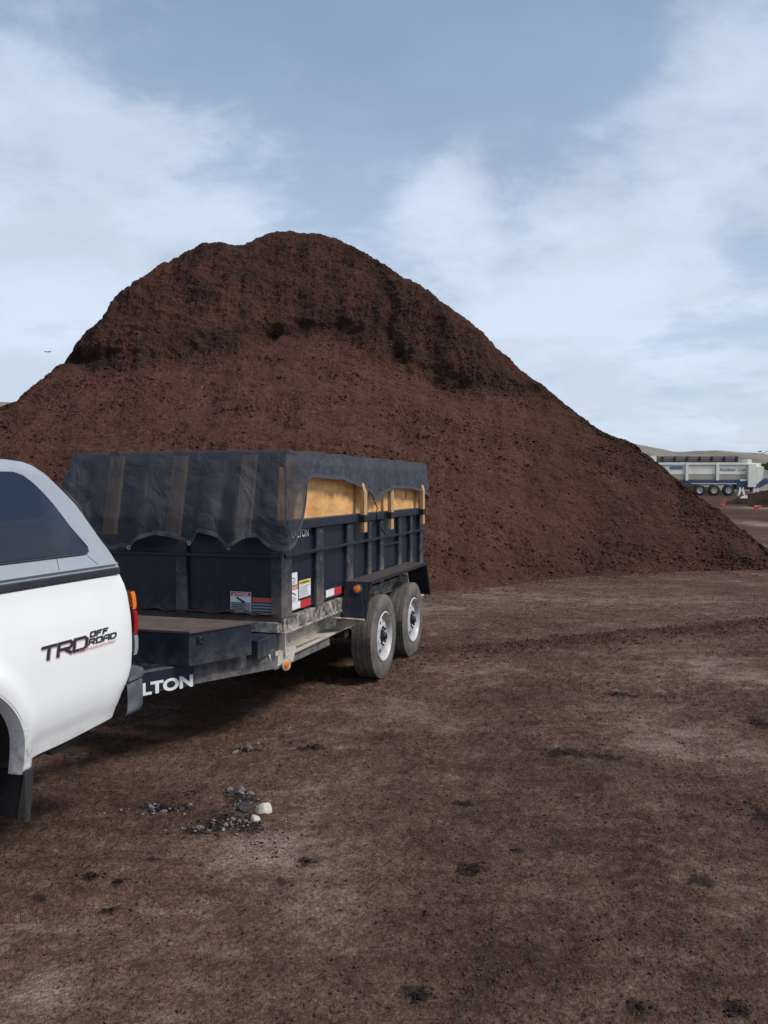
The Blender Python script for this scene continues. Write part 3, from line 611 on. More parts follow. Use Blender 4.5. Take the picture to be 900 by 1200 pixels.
def make_trailer_wheel(parent, side_):
    Rr, rr, w_ = .3925, .232, .215
    wh = bpy.data.objects.new('wheel', None); C.collection.objects.link(wh); wh.parent = parent
    make_tyre(wh, Rr, rr, w_)
    s = side_; mb = MB()
    mb.lathe([(s*.100, .236), (s*.107, .222), (s*.098, .212), (s*.070, .205), (s*.055, .198), (s*.010, .196)], n=64)
    mb.lathe([(s*-.095, .236), (s*-.10, .22), (s*.01, .196)], n=64)
    mb.build('rim', M['rim'], wh, smooth=True, angle=40)
    # wheel disc with eight hand holes
    mb = MB(); rads = [.197,.190,.180,.170,.160,.150,.140,.128,.112,.095,.085,.060]; hs = [.010,.028,.048,.060,.067,.072,.076,.079,.081,.085,.078,.078]
    n = 96
    def skip(i, k):
        rmid = (rads[i]+rads[i+1])/2; best = 9
        for q in range(8):
            t0 = 2*math.pi*(q+.5)/8; t = 2*math.pi*(k+.5)/n; dd = math.hypot(rmid*math.cos(t)-.158*math.cos(t0), rmid*math.sin(t)-.158*math.sin(t0)); best = min(best, dd)
        return best < .032
    mb.lathe([(s*h, r) for h, r in zip(hs, rads)], n=n, skip=skip)
    d = mb.build('wheel_disc', M['rim'], wh, smooth=True, angle=40, solid=.004)
    mb = MB(); mb.lathe([(s*.07, .0), (s*.07, .050), (s*.092, .048), (s*.097, .038), (s*.110, .036), (s*.118, .030), (s*.120, .0)], n=32)
    for q in range(8):
        t = 2*math.pi*q/8; mb.lathe([(s*.075, .0), (s*.075, .012), (s*.094, .011), (s*.096, 0)], c=(0, .082*math.cos(t), .082*math.sin(t)), n=8)
    mb.build('hub', M['blackm'], wh, smooth=True)
    mb = MB(); mb.lathe([(-s*.06, 0), (-s*.06, .17), (-s*.02, .185), (s*.03, .185), (s*.03, 0)], n=32); mb.build('brake_drum', M['under'], wh, smooth=True)
    return wh

# ------------------------------------------------------------------ dump trailer
T = Frame(-.76, 6.09, .306)
WT, LT = 1.70, 3.95
ZB, ZM, ZT = .849, 1.286, 1.546
tr = thing('dump_trailer', 'black tandem axle dump trailer with plywood side extensions, hitched behind the white pickup', 'trailer', (T.x, T.y, 0), -T.yaw)
def decal(name, quad, m, lab=None):
    mb = MB(); mb.add(quad, [(0,1,2,3)]); o = mb.build(name, m, tr, recalc=False); 
    return o
def side_quad(x0, y0, x1, y1, off=.004):
    """decal rectangle on the right side given by two measured corners of the photo"""
    v0, z0 = T.yz(x0, y0, off); v1, z1 = T.yz(x1, y1, off); return v0, v1, z0, z1
# box shell
b = MB()
t = .012
b.box(-WT, 0, 0, t, ZB, ZT); b.box(-WT, 0, LT-t, LT, ZB, ZT)
b.box(-t, -.0005, t, LT-t, ZB, ZT); b.box(-WT+.0005, -WT+t, t, LT-t, ZB, ZT); b.box(-WT+t, -t, t, LT-t, ZB, ZB+.01)
b.build('dump_box', M['box'], tr)
b = MB()                                    # vertical ribs, rails and rim on the shell
ribs = [(.0,.145), (.634,.785), (1.348,1.50), (1.93,2.03), (2.30,2.42), (2.95,3.05), (3.40,3.50), (LT-.13,LT)]
for (a_, c_) in ribs:
    for sx in (0, 1):
        x0, x1 = ((.0, .035) if sx == 0 else (-WT-.035, -WT))
        MB().box(x0, x1, a_, c_, ZB-.02, ZT-.08).build('rib', M['rib'], tr, bevel=.008)
for (xa, xb) in ((-.055, .035), (-.845, -.755), (-WT-.035, -WT+.055)):
    MB().box(xa, xb, -.040, 0, ZB-.02, ZT-.02).build('rib', M['rib'], tr, bevel=.008)
b = MB()
b.box(.001, .050, .0, LT, ZM-.012, ZM+.012); b.box(-WT-.05, -WT-.001, 0, LT, ZM-.012, ZM+.012)
b.box(-WT-.03, .03, -.052, -.001, ZM-.012, ZM+.012)
b.build('mid_rail', M['box'], tr, bevel=.003)
b = MB()
b.box(.0, .055, -.045, LT, ZT-.075, ZT); b.box(-WT-.055, -WT, -.045, LT, ZT-.075, ZT); b.box(-WT, 0, -.045, 0, ZT-.09, ZT); b.box(-WT, 0, LT, LT+.05, ZT-.09, ZT)
b.build('top_rim', M['box'], tr, bevel=.006)
b = MB()                                    # sloped floor edge
b.hexa([(-WT-.03,-.06,ZB-.04),(.03,-.06,ZB-.04),(.03,.0,ZB-.04),(-WT-.03,0,ZB-.04),(-WT-.03,-.045,ZB-.0),(.03,-.045,ZB),(.03,0,ZB),(-WT-.03,0,ZB)])
b.build('front_sill', M['under'], tr)  # dark metal here stands in for the shadow gap under the dirt
# dirt lying on the front sill
P = [[(-WT+WT*i/60, -.055+.055*j/4, ZB+.003+(.055*max(0, .30+gn) * math.sin(math.pi*(j+1)/5.5))) for j in range(5)] for i, gn in ((i, float(gnoise(np.array([i*.23]), np.array([2.0]), 3)[0])) for i in range(61))]
MB().grid(P).build('dirt_ledge', CM, tr, smooth=True)
# hatch outline near the rear of the side, latch, hinges
b = MB(); va, za = T.yz(447, 640, .04); vb, zb_ = T.yz(470, 635, .04)
b.box(.002, .03, va, vb, za-.012, za+.006); b.box(.002, .03, vb-.012, vb+.012, za-.28, za-.012)
b.build('side_hatch', M['box'], tr, bevel=.002)
for z0 in (1.18, 1.42): MB().tube([(.02, LT+.02, z0-.03), (.02, LT+.02, z0+.03)], .018, 8).build('gate_hinge', M['box'], tr)
# bed frame, main frame, tongue
b = MB()
b.hexa([(-.07,.0,.735),(.03,.0,.735),(.03,LT,.735),(-.07,LT,.735),(-.07,.0,ZB-.021),(.03,.0,ZB-.021),(.03,LT,ZB-.021),(-.07,LT,ZB-.021)])
b.hexa([(-WT-.03,.0,.735),(-WT+.07,.0,.735),(-WT+.07,LT,.735),(-WT-.03,LT,.735),(-WT-.03,.0,ZB-.021),(-WT+.07,.0,ZB-.021),(-WT+.07,LT,ZB-.021),(-WT-.03,LT,ZB-.021)])
b.box(-WT+.07, -.07, 0, .08, .735, ZB-.041)
for k in range(1, 8): b.box(-WT+.07, -.07, k*LT/8, k*LT/8+.05, .76, ZB-.01)
b.build('bed_frame', M['frame'], tr, bevel=.004)
b = MB()
for x0, x1, xi in ((-.10, .045, -.10), (-WT-.045, -WT+.10, -WT+.10)):
    b.box(x0, x1, .0, LT-.1, .715, .733); b.box(x0, x1, .0, LT-.1, .545, .565)
    w0, w1 = (x0, x0+.02) if x0 > -.5 else (x1-.02, x1)
    b.box(w0, w1, .0, LT-.1, .565, .715)
b.box(-WT-.045, .045, -.012, 0, .545, .733)
for k in (.5, 1.2, 2.0, 3.0, 3.7): b.box(-WT+.1, -.1, k, k+.08, .56, .70)
b.build('main_frame', M['frame'], tr, bevel=.003)
b = MB()                                    # A-frame tongue channels
tip = Vector((-.85, -1.78, .56)); 
for sx, x0 in ((1, .02), (-1, -WT-.02)):
    a0 = Vector((x0, -.13, .56)); 
    d = (tip-a0); d.z = 0; d.normalize(); nrm = Vector((d.y, -d.x, 0))*(-1 if sx > 0 else 1)
    if nrm.x*sx < 0: nrm = -nrm
    b.bar(a0, tip, .012, .14)                             # web
    b.bar(a0-nrm*.03+Vector((0,0,.066)), tip-nrm*.03+Vector((0,0,.066)), .05, .010); b.bar(a0-nrm*.03-Vector((0,0,.066)), tip-nrm*.03-Vector((0,0,.066)), .05, .010)
    xo = x0+.0*sx
    b.bar((x0-.01*sx, -.13, .528), (x0-.01*sx, .95, .512), .02, .10)
b.build('tongue', M['tongue'], tr, bevel=.003)
b = MB(); b.box(-.91, -.79, -2.02, -1.72, .52, .62); b.lathe([(0,0),(0,.055),(.07,.05),(.09,.02),(.09,0)], c=(-.85,-2.03,.52), n=16, axis='z'); b.build('coupler', M['blackm'], tr, bevel=.01)
b = MB(); b.tube([(-.85,-1.45,.25),(-.85,-1.45,.95)], .035, 12); b.tube([(-.85,-1.45,.95),(-.70,-1.45,.97)], .012); b.box(-.93,-.77,-1.53,-1.37,.22,.24); b.build('tongue_jack', M['blackm'], tr)
# tongue lettering panel: face of the right channel
a0 = Vector((.02, -.13, .56)); d = (tip-a0); d.z = 0; L2 = d.length; d.normalize(); nr = Vector((-d.y, d.x, 0)); nr = nr if nr.x > 0 else -nr
def tongue_pt(px, py, off=.008):
    """point on the tongue's outer face seen at a photo point"""
    a, e = ray(px, py); sn, cs = math.sin(T.yaw), math.cos(T.yaw)
    org = Vector((T.x, T.y, 0)); X = Vector((cs, -sn, 0)); Yv = Vector((sn, cs, 0))
    dirw = Vector((a, 1, e)); camw = Vector((0, 0, CAMH))
    rel = camw-org; lo = Vector((rel.dot(X), rel.dot(Yv), rel.z)); ld = Vector((dirw.dot(X), dirw.dot(Yv), dirw.z))
    p0 = a0+nr*off; tt = (p0-lo).dot(nr)/ld.dot(nr); q = lo+ld*tt; return (q-p0).dot(d), q.z
s1, zA = tongue_pt(226, 789); s2, zB_ = tongue_pt(226, 805); s0, zC = tongue_pt(168, 815)
lh = abs(zA-zB_)*.90
wid = abs(s0-s1)/.575
p_right = a0+nr*.010+d*s1; org_ = p_right+d*wid; org_.z = zB_+.004
q0 = a0+nr*.0075+d*(s1-.01); q1 = a0+nr*.0075+d*(s1+wid+.02)
decal('lettering_panel', [(q1.x,q1.y,.497),(q0.x,q0.y,.497),(q0.x,q0.y,.623),(q1.x,q1.y,.623)], M['pad'])
put_text('tongue_lettering', 'WALTON', M['white'], tr, org_, -d, (0,0,1), lh, wid, bold=.045)
# toolbox on the tongue
tb = bpy.data.objects.new('toolbox', None); C.collection.objects.link(tb); tb.parent = tr
def trap(z0, z1, g=0.0):
    y0, y1 = -.86-g, -.40+g; xa, xb = -.245+g, -.03+g
    return [(-WT-xa, y0, z0), (xa, y0, z0), (xb, y1, z0), (-WT-xb, y1, z0), (-WT-xa, y0, z1), (xa, y0, z1), (xb, y1, z1), (-WT-xb, y1, z1)]
MB().hexa(trap(.637, .850)).build('toolbox_body', M['toolbox'], tb, bevel=.004)
MB().hexa(trap(.851, .868, .014)).build('toolbox_lid', M['grime'], tb, bevel=.003)
va_ = Vector((-.245,-.86,0)); vb__ = Vector((-.03,-.40,0)); dd = (vb__-va_).normalized(); nn = Vector((dd.y,-dd.x,0))
c0 = va_+dd*.085+nn*.004
b = MB(); b.bar(c0+Vector((0,0,.775)), c0+Vector((0,0,.825)), .05, .008, up=nn)
c1 = c0+nn*.006; ring = [c1+dd*.016*math.cos(q)+Vector((0,0,.80+.016*math.sin(q))) for q in [2*math.pi*k/14 for k in range(15)]]
b.tube(ring, .0035, 6); b.build('toolbox_latch', M['blackm'], tb)
# hydraulic housing between toolbox and box, corner gusset with lamp
b = MB(); b.box(-.42, .0, -.36, -.02, .60, .73); b.box(-1.2, -.5, -.34, -.06, .60, .78); b.build('pump_housing', M['toolbox'], tr, bevel=.006)
b = MB(); b.box(-.30, .02, -.09, -.015, .74, .81); b.build('crossmember', M['frame'], tr)
def lamp(cx_, cy_, cz, nrm, r=.032):
    nrm = Vector(nrm).normalized(); s_ = nrm.cross(Vector((0,0,1))).normalized(); u_ = s_.cross(nrm)
    def disc(r0, h0, r1, h1, n=24):
        vs = []; cc = Vector((cx_, cy_, cz))
        for rr_, hh_ in ((r0, h0), (r1, h1)):
            vs += [cc+nrm*hh_+(s_*math.cos(2*math.pi*k/n)+u_*math.sin(2*math.pi*k/n))*rr_ for k in range(n)]
        return vs, [(k, (k+1)%n, n+(k+1)%n, n+k) for k in range(n)]+[tuple(n+k for k in range(n))]
    l = MB().add(*disc(r, 0, r*.80, .012)).add(*disc(r*.5, .012, r*.4, .018)).build('marker_lamp', M['amber'], tr, smooth=True)
    g = MB().add(*disc(r*1.35, -.004, r*1.22, .006)).build('lamp_grommet', M['frame'], l, smooth=True)
    return l
b = MB(); b.hexa([(.0,-.10,.50),(.012,-.14,.50),(.058,.10,.50),(.0,.10,.50),(-.02,-.20,.60),(.0,-.20,.60),(.058,.16,.60),(.0,.16,.60)]); b.build('lamp_bracket', M['frame'], tr)
lx, lz = T.xz(325.6, 778.5, -.02); lamp(.062, -.03, lz, (.9,-.45,0), .030)
# fenders
FY0, FY1, FZ = 1.29, 3.22, .965
for sx in (1, -1):
    def X_(x): return x if sx > 0 else -WT-x
    fd = bpy.data.objects.new('fender', None); C.collection.objects.link(fd); fd.parent = tr
    def slab(y0, z0, y1, z1, xi0, xo0, xi1, xo1, th):
        dn = Vector((0, -(z1-z0), (y1-y0))).normalized()*(-th)
        A = [Vector((X_(xi0), y0, z0)), Vector((X_(xo0), y0, z0)), Vector((X_(xo1), y1, z1)), Vector((X_(xi1), y1, z1))]
        return [p+dn for p in A]+A
    MB().hexa(slab(FY0, FZ, FY1, FZ, .037, .262, .037, .262, .006)).build('fender_top', M['fendertop'], fd)
    MB().hexa(slab(FY0-.14, .66, FY0-.002, FZ, .037, .262, .037, .262, .006)).build('fender_front', M['plate'], fd)
    MB().hexa(slab(FY1+.002, FZ, FY1+.17, .60, .037, .262, .037, .262, .006)).build('fender_rear', M['plate'], fd)
    e = MB(); xo = X_(.264); xo2 = X_(.270)
    def edge(p, q, w_=.028):  # outer lip
        (y0, z0), (y1, z1) = p, q; l = math.hypot(y1-y0, z1-z0); ny, nz = (z1-z0)/l*w_, -(y1-y0)/l*w_
        e.hexa([(xo,y0,z0),(xo2,y0,z0),(xo2,y1,z1),(xo,y1,z1),(xo,y0+ny,z0+nz),(xo2,y0+ny,z0+nz),(xo2,y1+ny,z1+nz),(xo,y1+ny,z1+nz)])
    edge((FY0-.14,.66),(FY0,FZ+.004)); edge((FY0,FZ+.004),(FY1,FZ+.004),.028); edge((FY1,FZ+.004),(FY1+.17,.60))
    e.build('fender_lip', M['plate'], fd)
    # mounting step and gusset in front of the fender
    st = MB(); st.hexa([(X_(.0),.90,.700),(X_(.06),.90,.700),(X_(.262),FY0-.14,.652),(X_(.0),FY0-.14,.652),(X_(.0),.90,.712),(X_(.06),.90,.712),(X_(.262),FY0-.14,.664),(X_(.0),FY0-.14,.664)])
    st.hexa([(X_(.0),FY0-.15,.56),(X_(.05),FY0-.15,.56),(X_(.05),FY0-.14,.56),(X_(.0),FY0-.14,.56),(X_(.0),FY0-.15,.650),(X_(.262),FY0-.15,.650),(X_(.262),FY0-.14,.650),(X_(.0),FY0-.14,.650)])
    st.build('fender_bracket', M['frame'], fd, bevel=.002)
v_, z_ = 1.345, .90
lamp(.160, 1.245, .905, (0,-1,.45), .034)
# running gear
WY = (1.83+.03, 2.88); XW = .10
for yy in WY:
    for sx in (1, -1):
        wh = make_trailer_wheel(tr, sx); wh.location = ((.115 if sx > 0 else -WT-.115), yy, .3925)
    b = MB(); b.tube([(-WT-.02, yy, .3925), (.02, yy, .3925)], .04, 12); b.build('axle', M['under'], tr)
for xx in (-.06, -WT+.06):
    b = MB()
    for yy in WY:
        for k in range(4):
            hw = .36-.07*k; pts = [(xx, yy+hw*q/4, .52-.025*k-.08*(1-(q/4)**2)) for q in range(-4, 5)]
            for i in range(8): b.bar(pts[i], pts[i+1], .06, .008)
    for yy in (1.45, 2.37, 3.28): b.box(xx-.05, xx+.05, yy-.06, yy+.06, .44, .56)
    b.build('leaf_spring', M['under'], tr)
b = MB(); b.box(-WT+.2, -.12, .2, LT-.3, .60, .63); b.tube([(-.85,.3,.58),(-.85,1.6,.50)], .07, 12); b.build('underbody', M['under'], tr)
for q in (-.12, -WT-.03): MB().box(q, q+.15, LT-.1, LT+.06, .50, .74).build('rear_post', M['frame'], tr)
# decals on the right side --------------------------------------------------
XD = .0385
def side_decal(name, x0, y0, x1, y1, m, xoff=None, kids=None):
    xo = XD if xoff is None else xoff
    va, zt = T.yz(x0, y0, xo); vb, zb = T.yz(x1, y1, xo)
    return decal(name, [(xo,va,zb),(xo,vb,zb),(xo,vb,zt),(xo,va,zt)], m), (va, vb, zb, zt)
def flat(x, va, vb, zb, zt, m, name, parent):
    o = MB().add([(x,va,zb),(x,vb,zb),(x,vb,zt),(x,va,zt)], [(0,1,2,3)]).build(name, m, parent, recalc=False); return o
# stickers on the panel behind the corner post sit on the shell skin
XS = .0045
def sd_box(x0, y0, x1, y1):
    va, z0 = T.yz(x0, y0, XS); vb, z1 = T.yz(x1, y1, XS); return va, vb, z1, z0
def lines(parent, x, va, vb, zb, zt, n, m, fill=.5):
    mb = MB(); hh = (zt-zb)/n
    for k in range(n):
        l = (vb-va)*random.uniform(.7, 1.0); z0 = zb+k*hh+hh*.25
        mb.add([(x,va,z0),(x,va+l,z0),(x,va+l,z0+hh*fill),(x,va,z0+hh*fill)], [(0,1,2,3)])
    return mb.build('print', m, parent, recalc=False)
def sticker(x0, y0, x1, y1, head=None, headtxt=None, face=None, pict=False, n=4, slope=-.30):
    # y given at the left edge; right edge follows the side's perspective by construction
    va, z0 = T.yz(x0, y0, XS); _, z1 = T.yz(x0, y1, XS); vb, _ = T.yz(x1, y1, XS)
    s = flat(XS, va, vb, z1, z0, face or M['white'], 'sticker', tr); h = z0-z1; e = .0012
    if head:
        flat(XS+e, va+.004, vb-.004, z0-h*.24, z0-h*.02, head, 'sticker_header', s)
        if headtxt: put_text('sticker_lettering', headtxt, M['white'] if head is not M['yellow'] else M['ink'], s, (XS+2*e, va+.012, z0-h*.20), (0,1,0), (0,0,1), h*.13, (vb-va)*.8, bold=.02)
    if pict:
        mb = MB(); c_v, c_z = (va+vb)/2, z0-h*.42; w2 = (vb-va)
        mb.add([(XS+e, c_v-w2*.22, c_z+h*.10), (XS+e, c_v-w2*.1, c_z+h*.02), (XS+e, c_v+w2*.25, c_z-h*.09), (XS+e, c_v+w2*.18, c_z-h*.16), (XS+e, c_v-w2*.05, c_z-h*.06), (XS+e, c_v-w2*.26, c_z+h*.03)], [(0,5,4,3,2,1)])
        mb.build('pictogram', M['ink'], s, recalc=False)
        lines(s, XS+e, va+.01, vb-.01, z1+h*.06, z1+h*.38, n, M['greyink'])
    elif n: lines(s, XS+e, va+.01, vb-.012, z1+h*.06, z0-h*(.30 if head else .1), n, M['greyink'])
    return s
sticker(339, 672.5, 348.5, 687, None, pict=True, n=3)
sticker(339, 688, 349.3, 708.5, M['red'], 'DANGER', pict=True)
sticker(350.3, 681, 364, 701.5, M['yellow'], 'WARNING', n=7)
sticker(340.5, 706+1.5, 352, 716, None, n=0)
s_ = sticker(352.2, 704, 364, 713, None, face=M['red'], n=0)
s_ = sticker(382, 692, 391.6, 700.5, None, n=0); s_ = sticker(391.8, 689, 400, 698, face=M['red'], n=0)
sticker(443.5, 656.5, 447.5, 664.5, M['red'], n=3)
# box side lettering: first letters run under the tarp
v1_, z1_ = T.yz(361.6, 627.5, XS); v0_, _ = T.yz(345, 630, XS)
wl = (v1_-v0_)*6/4.35
put_text('box_lettering', 'WALTON', M['white'], tr, (XS, v1_-wl, z1_-.004), (0,1,0), (0,0,1), .063, wl, bold=.018)
# front face stickers
YS = -.0035
xa, za = T.xz(270, 693, YS); xb, zb = T.xz(294.4, 717.5, YS)
def fflat(x0, x1, z0, z1, y, m, name, parent): return MB().add([(x0,y,z0),(x1,y,z0),(x1,y,z1),(x0,y,z1)], [(0,1,2,3)]).build(name, m, parent, recalc=False)
s = fflat(xa, xb, zb, za, YS, M['white'], 'sticker', tr); h = za-zb
fflat(xa+.004, xb-.004, za-h*.22, za-.003, YS-.001, M['red'], 'sticker_header', s)
put_text('sticker_lettering', 'DANGER', M['white'], s, (xa+.045, YS-.002, za-h*.19), (1,0,0), (0,0,1), h*.14, (xb-xa)*.62, bold=.02)
MB().add([(xa+.018,YS-.002,za-h*.19),(xa+.040,YS-.002,za-h*.19),(xa+.029,YS-.002,za-h*.05)], [(0,1,2)]).build('warning_triangle', M['white'], s, recalc=False)
cx_, cz_ = (xa+xb)/2, za-h*.36
MB().add([(cx_-.03,YS-.002,cz_+.020),(cx_-.012,YS-.002,cz_+.006),(cx_+.036,YS-.002,cz_-.018),(cx_+.028,YS-.002,cz_-.034),(cx_-.006,YS-.002,cz_-.012),(cx_-.036,YS-.002,cz_+.004)], [(0,5,4,3,2,1)]).build('pictogram', M['ink'], s, recalc=False)
fflat(xa+.005, xb-.005, zb+.004, zb+h*.48, YS-.001, M['grey'], 'sticker_text_field', s)
mb = MB()
for k in range(5):
    z0 = zb+.010+k*h*.09; mb.add([(xa+.012,YS-.002,z0),(xa+random.uniform(.09,.14),YS-.002,z0),(xa+.12,YS-.002,z0+.005),(xa+.012,YS-.002,z0+.005)], [(0,1,2,3)])
mb.build('print', M['ink'], s, recalc=False)
xc, zc = T.xz(296, 700, YS); xd, zd = T.xz(322, 719.5, YS)
s = fflat(xc, xd, zd, zc, YS, M['grey'], 'sticker', tr)
fflat(xc, xd, zc-.030, zc, YS-.001, M['orangev'], 'sticker_header', s)
mb = MB()
for k in range(4):
    z0 = zd+.006+k*.022; mb.add([(xc+.004,YS-.001,z0),(xd-.004,YS-.001,z0),(xd-.004,YS-.001,z0+.009),(xc+.004,YS-.001,z0+.009)], [(0,1,2,3)])
mb.build('print', M['ink'], s, recalc=False)
# plywood extensions and stakes
ZP = 2.03
b = MB(); b.box(-.035, -.015, .16, LT-.04, ZT-.2, ZP-.03); b.build('plywood_side', M['ply'], tr)
b = MB(); b.box(-.0345, -.0155, .16, LT-.04, ZP-.029, ZP); b.build('plywood_edge', M['wood'], tr)
b = MB(); b.box(-WT+.015, -WT+.035, .16, LT-.04, ZT-.2, ZP); b.build('plywood_side', M['ply'], tr)
b = MB(); b.hexa([(-WT+.04,.02,ZT-.1),(-.04,.02,ZT-.1),(-.04,.04,ZT-.1),(-WT+.04,.04,ZT-.1),(-WT+.04,.075,ZP),(-.04,.075,ZP),(-.04,.095,ZP),(-WT+.04,.095,ZP)]); b.build('plywood_front', M['shadeply'], tr)
b = MB(); b.box(-WT+.04, -.04, LT-.04, LT-.02, ZT-.15, ZP-.05); b.build('plywood_rear', M['ply'], tr)
for vv, zb0 in ((1.62, 1.375), (2.46, 1.36), (3.70, 1.36)):
    for sx in (1, -1):
        x0, x1 = (.0, .040) if sx > 0 else (-WT-.04, -WT)
        e0, e1 = x0+.057*sx, x1+.057*sx; f0, f1 = (-.013, .024) if sx > 0 else (-WT-.024, -WT+.013)
        zk = ZT+.20
        q = MB(); q.box(e0, e1, vv, vv+.09, zb0, zk); q.hexa([(e0,vv,zk),(e1,vv,zk),(e1,vv+.09,zk),(e0,vv+.09,zk),(f0,vv,ZP-.03),(f1,vv,ZP-.03),(f1,vv+.09,ZP-.03),(f0,vv+.09,ZP-.03)])
        q.f = [f for k, f in enumerate(q.f) if k not in (1, 6)]; n8 = {8:4, 9:5, 10:6, 11:7}; q.f = [tuple(n8.get(i, i) for i in f) for f in q.f]
        o_ = q.build('stake', M['wood'], tr, bevel=.003)
        xx0, xx1 = (.0555, .103) if sx > 0 else (-WT-.103, -WT-.0555)
        MB().box(xx0, xx1, vv-.012, vv+.102, ZT-.075, ZT-.010).build('stake_strap', M['black'], o_, bevel=.003)
for uu in (1.40, .84, .26):
    o_ = MB().hexa([(-uu-.055,-.095,1.43),(-uu+.055,-.095,1.43),(-uu+.055,-.053,1.43),(-uu-.055,-.053,1.43),(-uu-.055,.03,ZP),(-uu+.055,.03,ZP),(-uu+.055,.072,ZP),(-uu-.055,.072,ZP)]).build('stake', M['wood'], tr)
# blocks on the plywood side
b = MB(); b.box(-.0145, .0, 3.35, 3.43, 1.66, 1.74); b.build('wood_block', M['wood'], tr)

# ------------------------------------------------------------------ tarp
def tarp():
    # perimeter of the sheet at the top edge, anticlockwise from the front left corner
    xl, xr, yf, yr, zt = -WT-.07, .030, .04, LT+.02, 2.065
    front_px = [(84,577),(96,600),(110,625),(125,640),(135,645),(146,639.6),(157,643.5),(168,632),(185,626),(207,630),(226.7,638),(236.5,622.5),(256,627),(273,643.5),(290,630),(302.8,629),(315.6,641),(328,646)]
    side_px = [(328,646),(334,641),(342,620),(350,599),(352,580),(354,568),(364,559),(382,561),(398,562),(414,567),(426,573.5),(439,587),(450,578),(462,572),(478,572.5),(494,576),(500,581)]
    fx = []; 
    for p in front_px: x, z = T.xz(*p, y0=-.12); fx.append((x, z))
    fx[0] = (xl, fx[0][1])
    fx = np.array(sorted(fx)); sy_ = []
    for p in side_px: v, z = T.yz(*p, x0=.075); sy_.append((v, z))
    sy_ = [(max(v, 0.0), z) for v, z in sy_]
    # edge near the corner doubles back; keep it as a function of v
    sy2 = []
    for v, z in sy_:
        if not sy2 or v > sy2[-1][0]+.004: sy2.append((v, z))
    sy_ = np.array(sy2)
    per = []                     # (top xyz, outward normal, bottom z, wave phase)
    n1, n2, n3, n4 = 130, 190, 60, 90
    for i in range(n1):
        t = i/(n1-1); x = xl+(xr-xl)*t; per.append(((x, yf, zt), (0,-1), float(np.interp(x, fx[:, 0], fx[:, 1])), t*1.7))
    for k in range(1, 9):
        a = k/9*math.pi/2; per.append(((xr, yf, zt), (math.sin(a), -math.cos(a)), float(fx[-1, 1]*(1-k/9)+sy_[0, 1]*k/9), 1.7+k*.02))
    for i in range(n2):
        t = i/(n2-1); y = yf+(yr-yf)*t; v = y if t > .1 else y*(t/.1)+(0.0)*(1-t/.1); per.append(((xr, y, zt), (1, 0), float(np.interp(v, sy_[:, 0], sy_[:, 1])), 2+t*3.9))
    zend = per[-1][2]
    for k in range(1, 9):
        a = k/9*math.pi/2; per.append(((xr, yr, zt), (math.cos(a), math.sin(a)), zend-.05*math.sin(a), 6+k*.02))
    for i in range(n3):
        t = i/(n3-1); per.append(((xr+(xl-xr)*t, yr, zt), (0, 1), 1.72+.05*math.sin(t*19), 6.3+t*1.7))
    for k in range(1, 9):
        a = k/9*math.pi/2; per.append(((xl, yr, zt), (-math.sin(a), math.cos(a)), 1.72, 8+k*.02))
    for i in range(n4):
        t = i/(n4-1); per.append(((xl, yr+(yf-yr)*t, zt), (-1, 0), 1.66+.08*math.sin(t*23), 8.2+t*3.9))
    for k in range(1, 9):
        a = k/9*math.pi/2; per.append(((xl, yf, zt), (-math.cos(a), -math.sin(a)), 1.66+(float(fx[0, 1])-1.66)*k/9, 12.1+k*.02))
    NP, NR = len(per), 30
    ph = np.array([p[3] for p in per])
    zb_arr = np.array([p[2] for p in per]); kk = np.hanning(7)[1:-1]; kk /= kk.sum(); zb_arr = np.convolve(np.pad(zb_arr, 2, 'wrap'), kk, 'valid')
    per = [(p[0], p[1], float(zb_arr[i]), p[3]) for i, p in enumerate(per)]
    w1 = gnoise(ph*5.2, ph*0+.3, 3); w2 = gnoise(ph*13, ph*0+.7, 4)
    P = []
    for i, ((x, y, z), (nx, ny), zb_, f_) in enumerate(per):
        row = []
        for j in range(NR):
            s = j/(NR-1); zz_ = z+(zb_-z)*s; drop = z-zz_
            sag = .012*float(gnoise(np.array([x*3]), np.array([y*3]), 8)[0])*(1-s)
            front = max(0, -ny)
            out = .02+.025*math.sqrt(s)+front*max(0, min(1, drop/.5))*.145+(w1[i]*.060+w2[i]*.018+front*.05*abs(w1[i]))*s**.8
            out += .012*float(gnoise(np.array([f_*7+s*3]), np.array([s*5-f_*2]), 21)[0])
            if ny < -.5: out = max(out, .02)
            if nx > .5: out = .032+.014*min(1, drop/.1)+max(0, (w1[i]*.05+w2[i]*.02))*s+.006*math.sin(f_*40+s*6)*s
            row.append((x+nx*out, y+ny*out, zz_+sag-.012*s*0))
        P.append(row)
    mb = MB(); vs = [q for r_ in P for q in r_]
    fs = [(i*NR+j, ((i+1) % NP)*NR+j, ((i+1) % NP)*NR+j+1, i*NR+j+1) for i in range(NP) for j in range(NR-1)]
    mb.add(vs, fs)
    # top sheet: concentric loops closing towards a ridge in the middle
    loops = [[P[i][0] for i in range(NP)]]; cx0, cy0 = (xl+xr)/2, (yf+yr)/2
    prev = [i*NR for i in range(NP)]
    for k in range(1, 9):
        s = 1-k/8.0*.97; cur = []
        for i in range(NP):
            x, y, z = P[i][0]; X = cx0+(x-cx0)*s; Yy = cy0+(y-cy0)*s
            cur.append(len(mb.v)); mb.v.append((X, Yy, z-.05*math.sin(math.pi*min(1, k/8))*.6+.02*float(gnoise(np.array([X*2.]), np.array([Yy*2.]), 5)[0])))
        for i in range(NP): mb.f.append((prev[i], cur[i], cur[(i+1) % NP], prev[(i+1) % NP]))
        prev = cur
    mb.f.append(tuple(prev))
    # crest line wrinkles: lift the top edge a little unevenly
    me_o = mb.build('mesh_tarp', M['tarp'], None, smooth=True, angle=80)
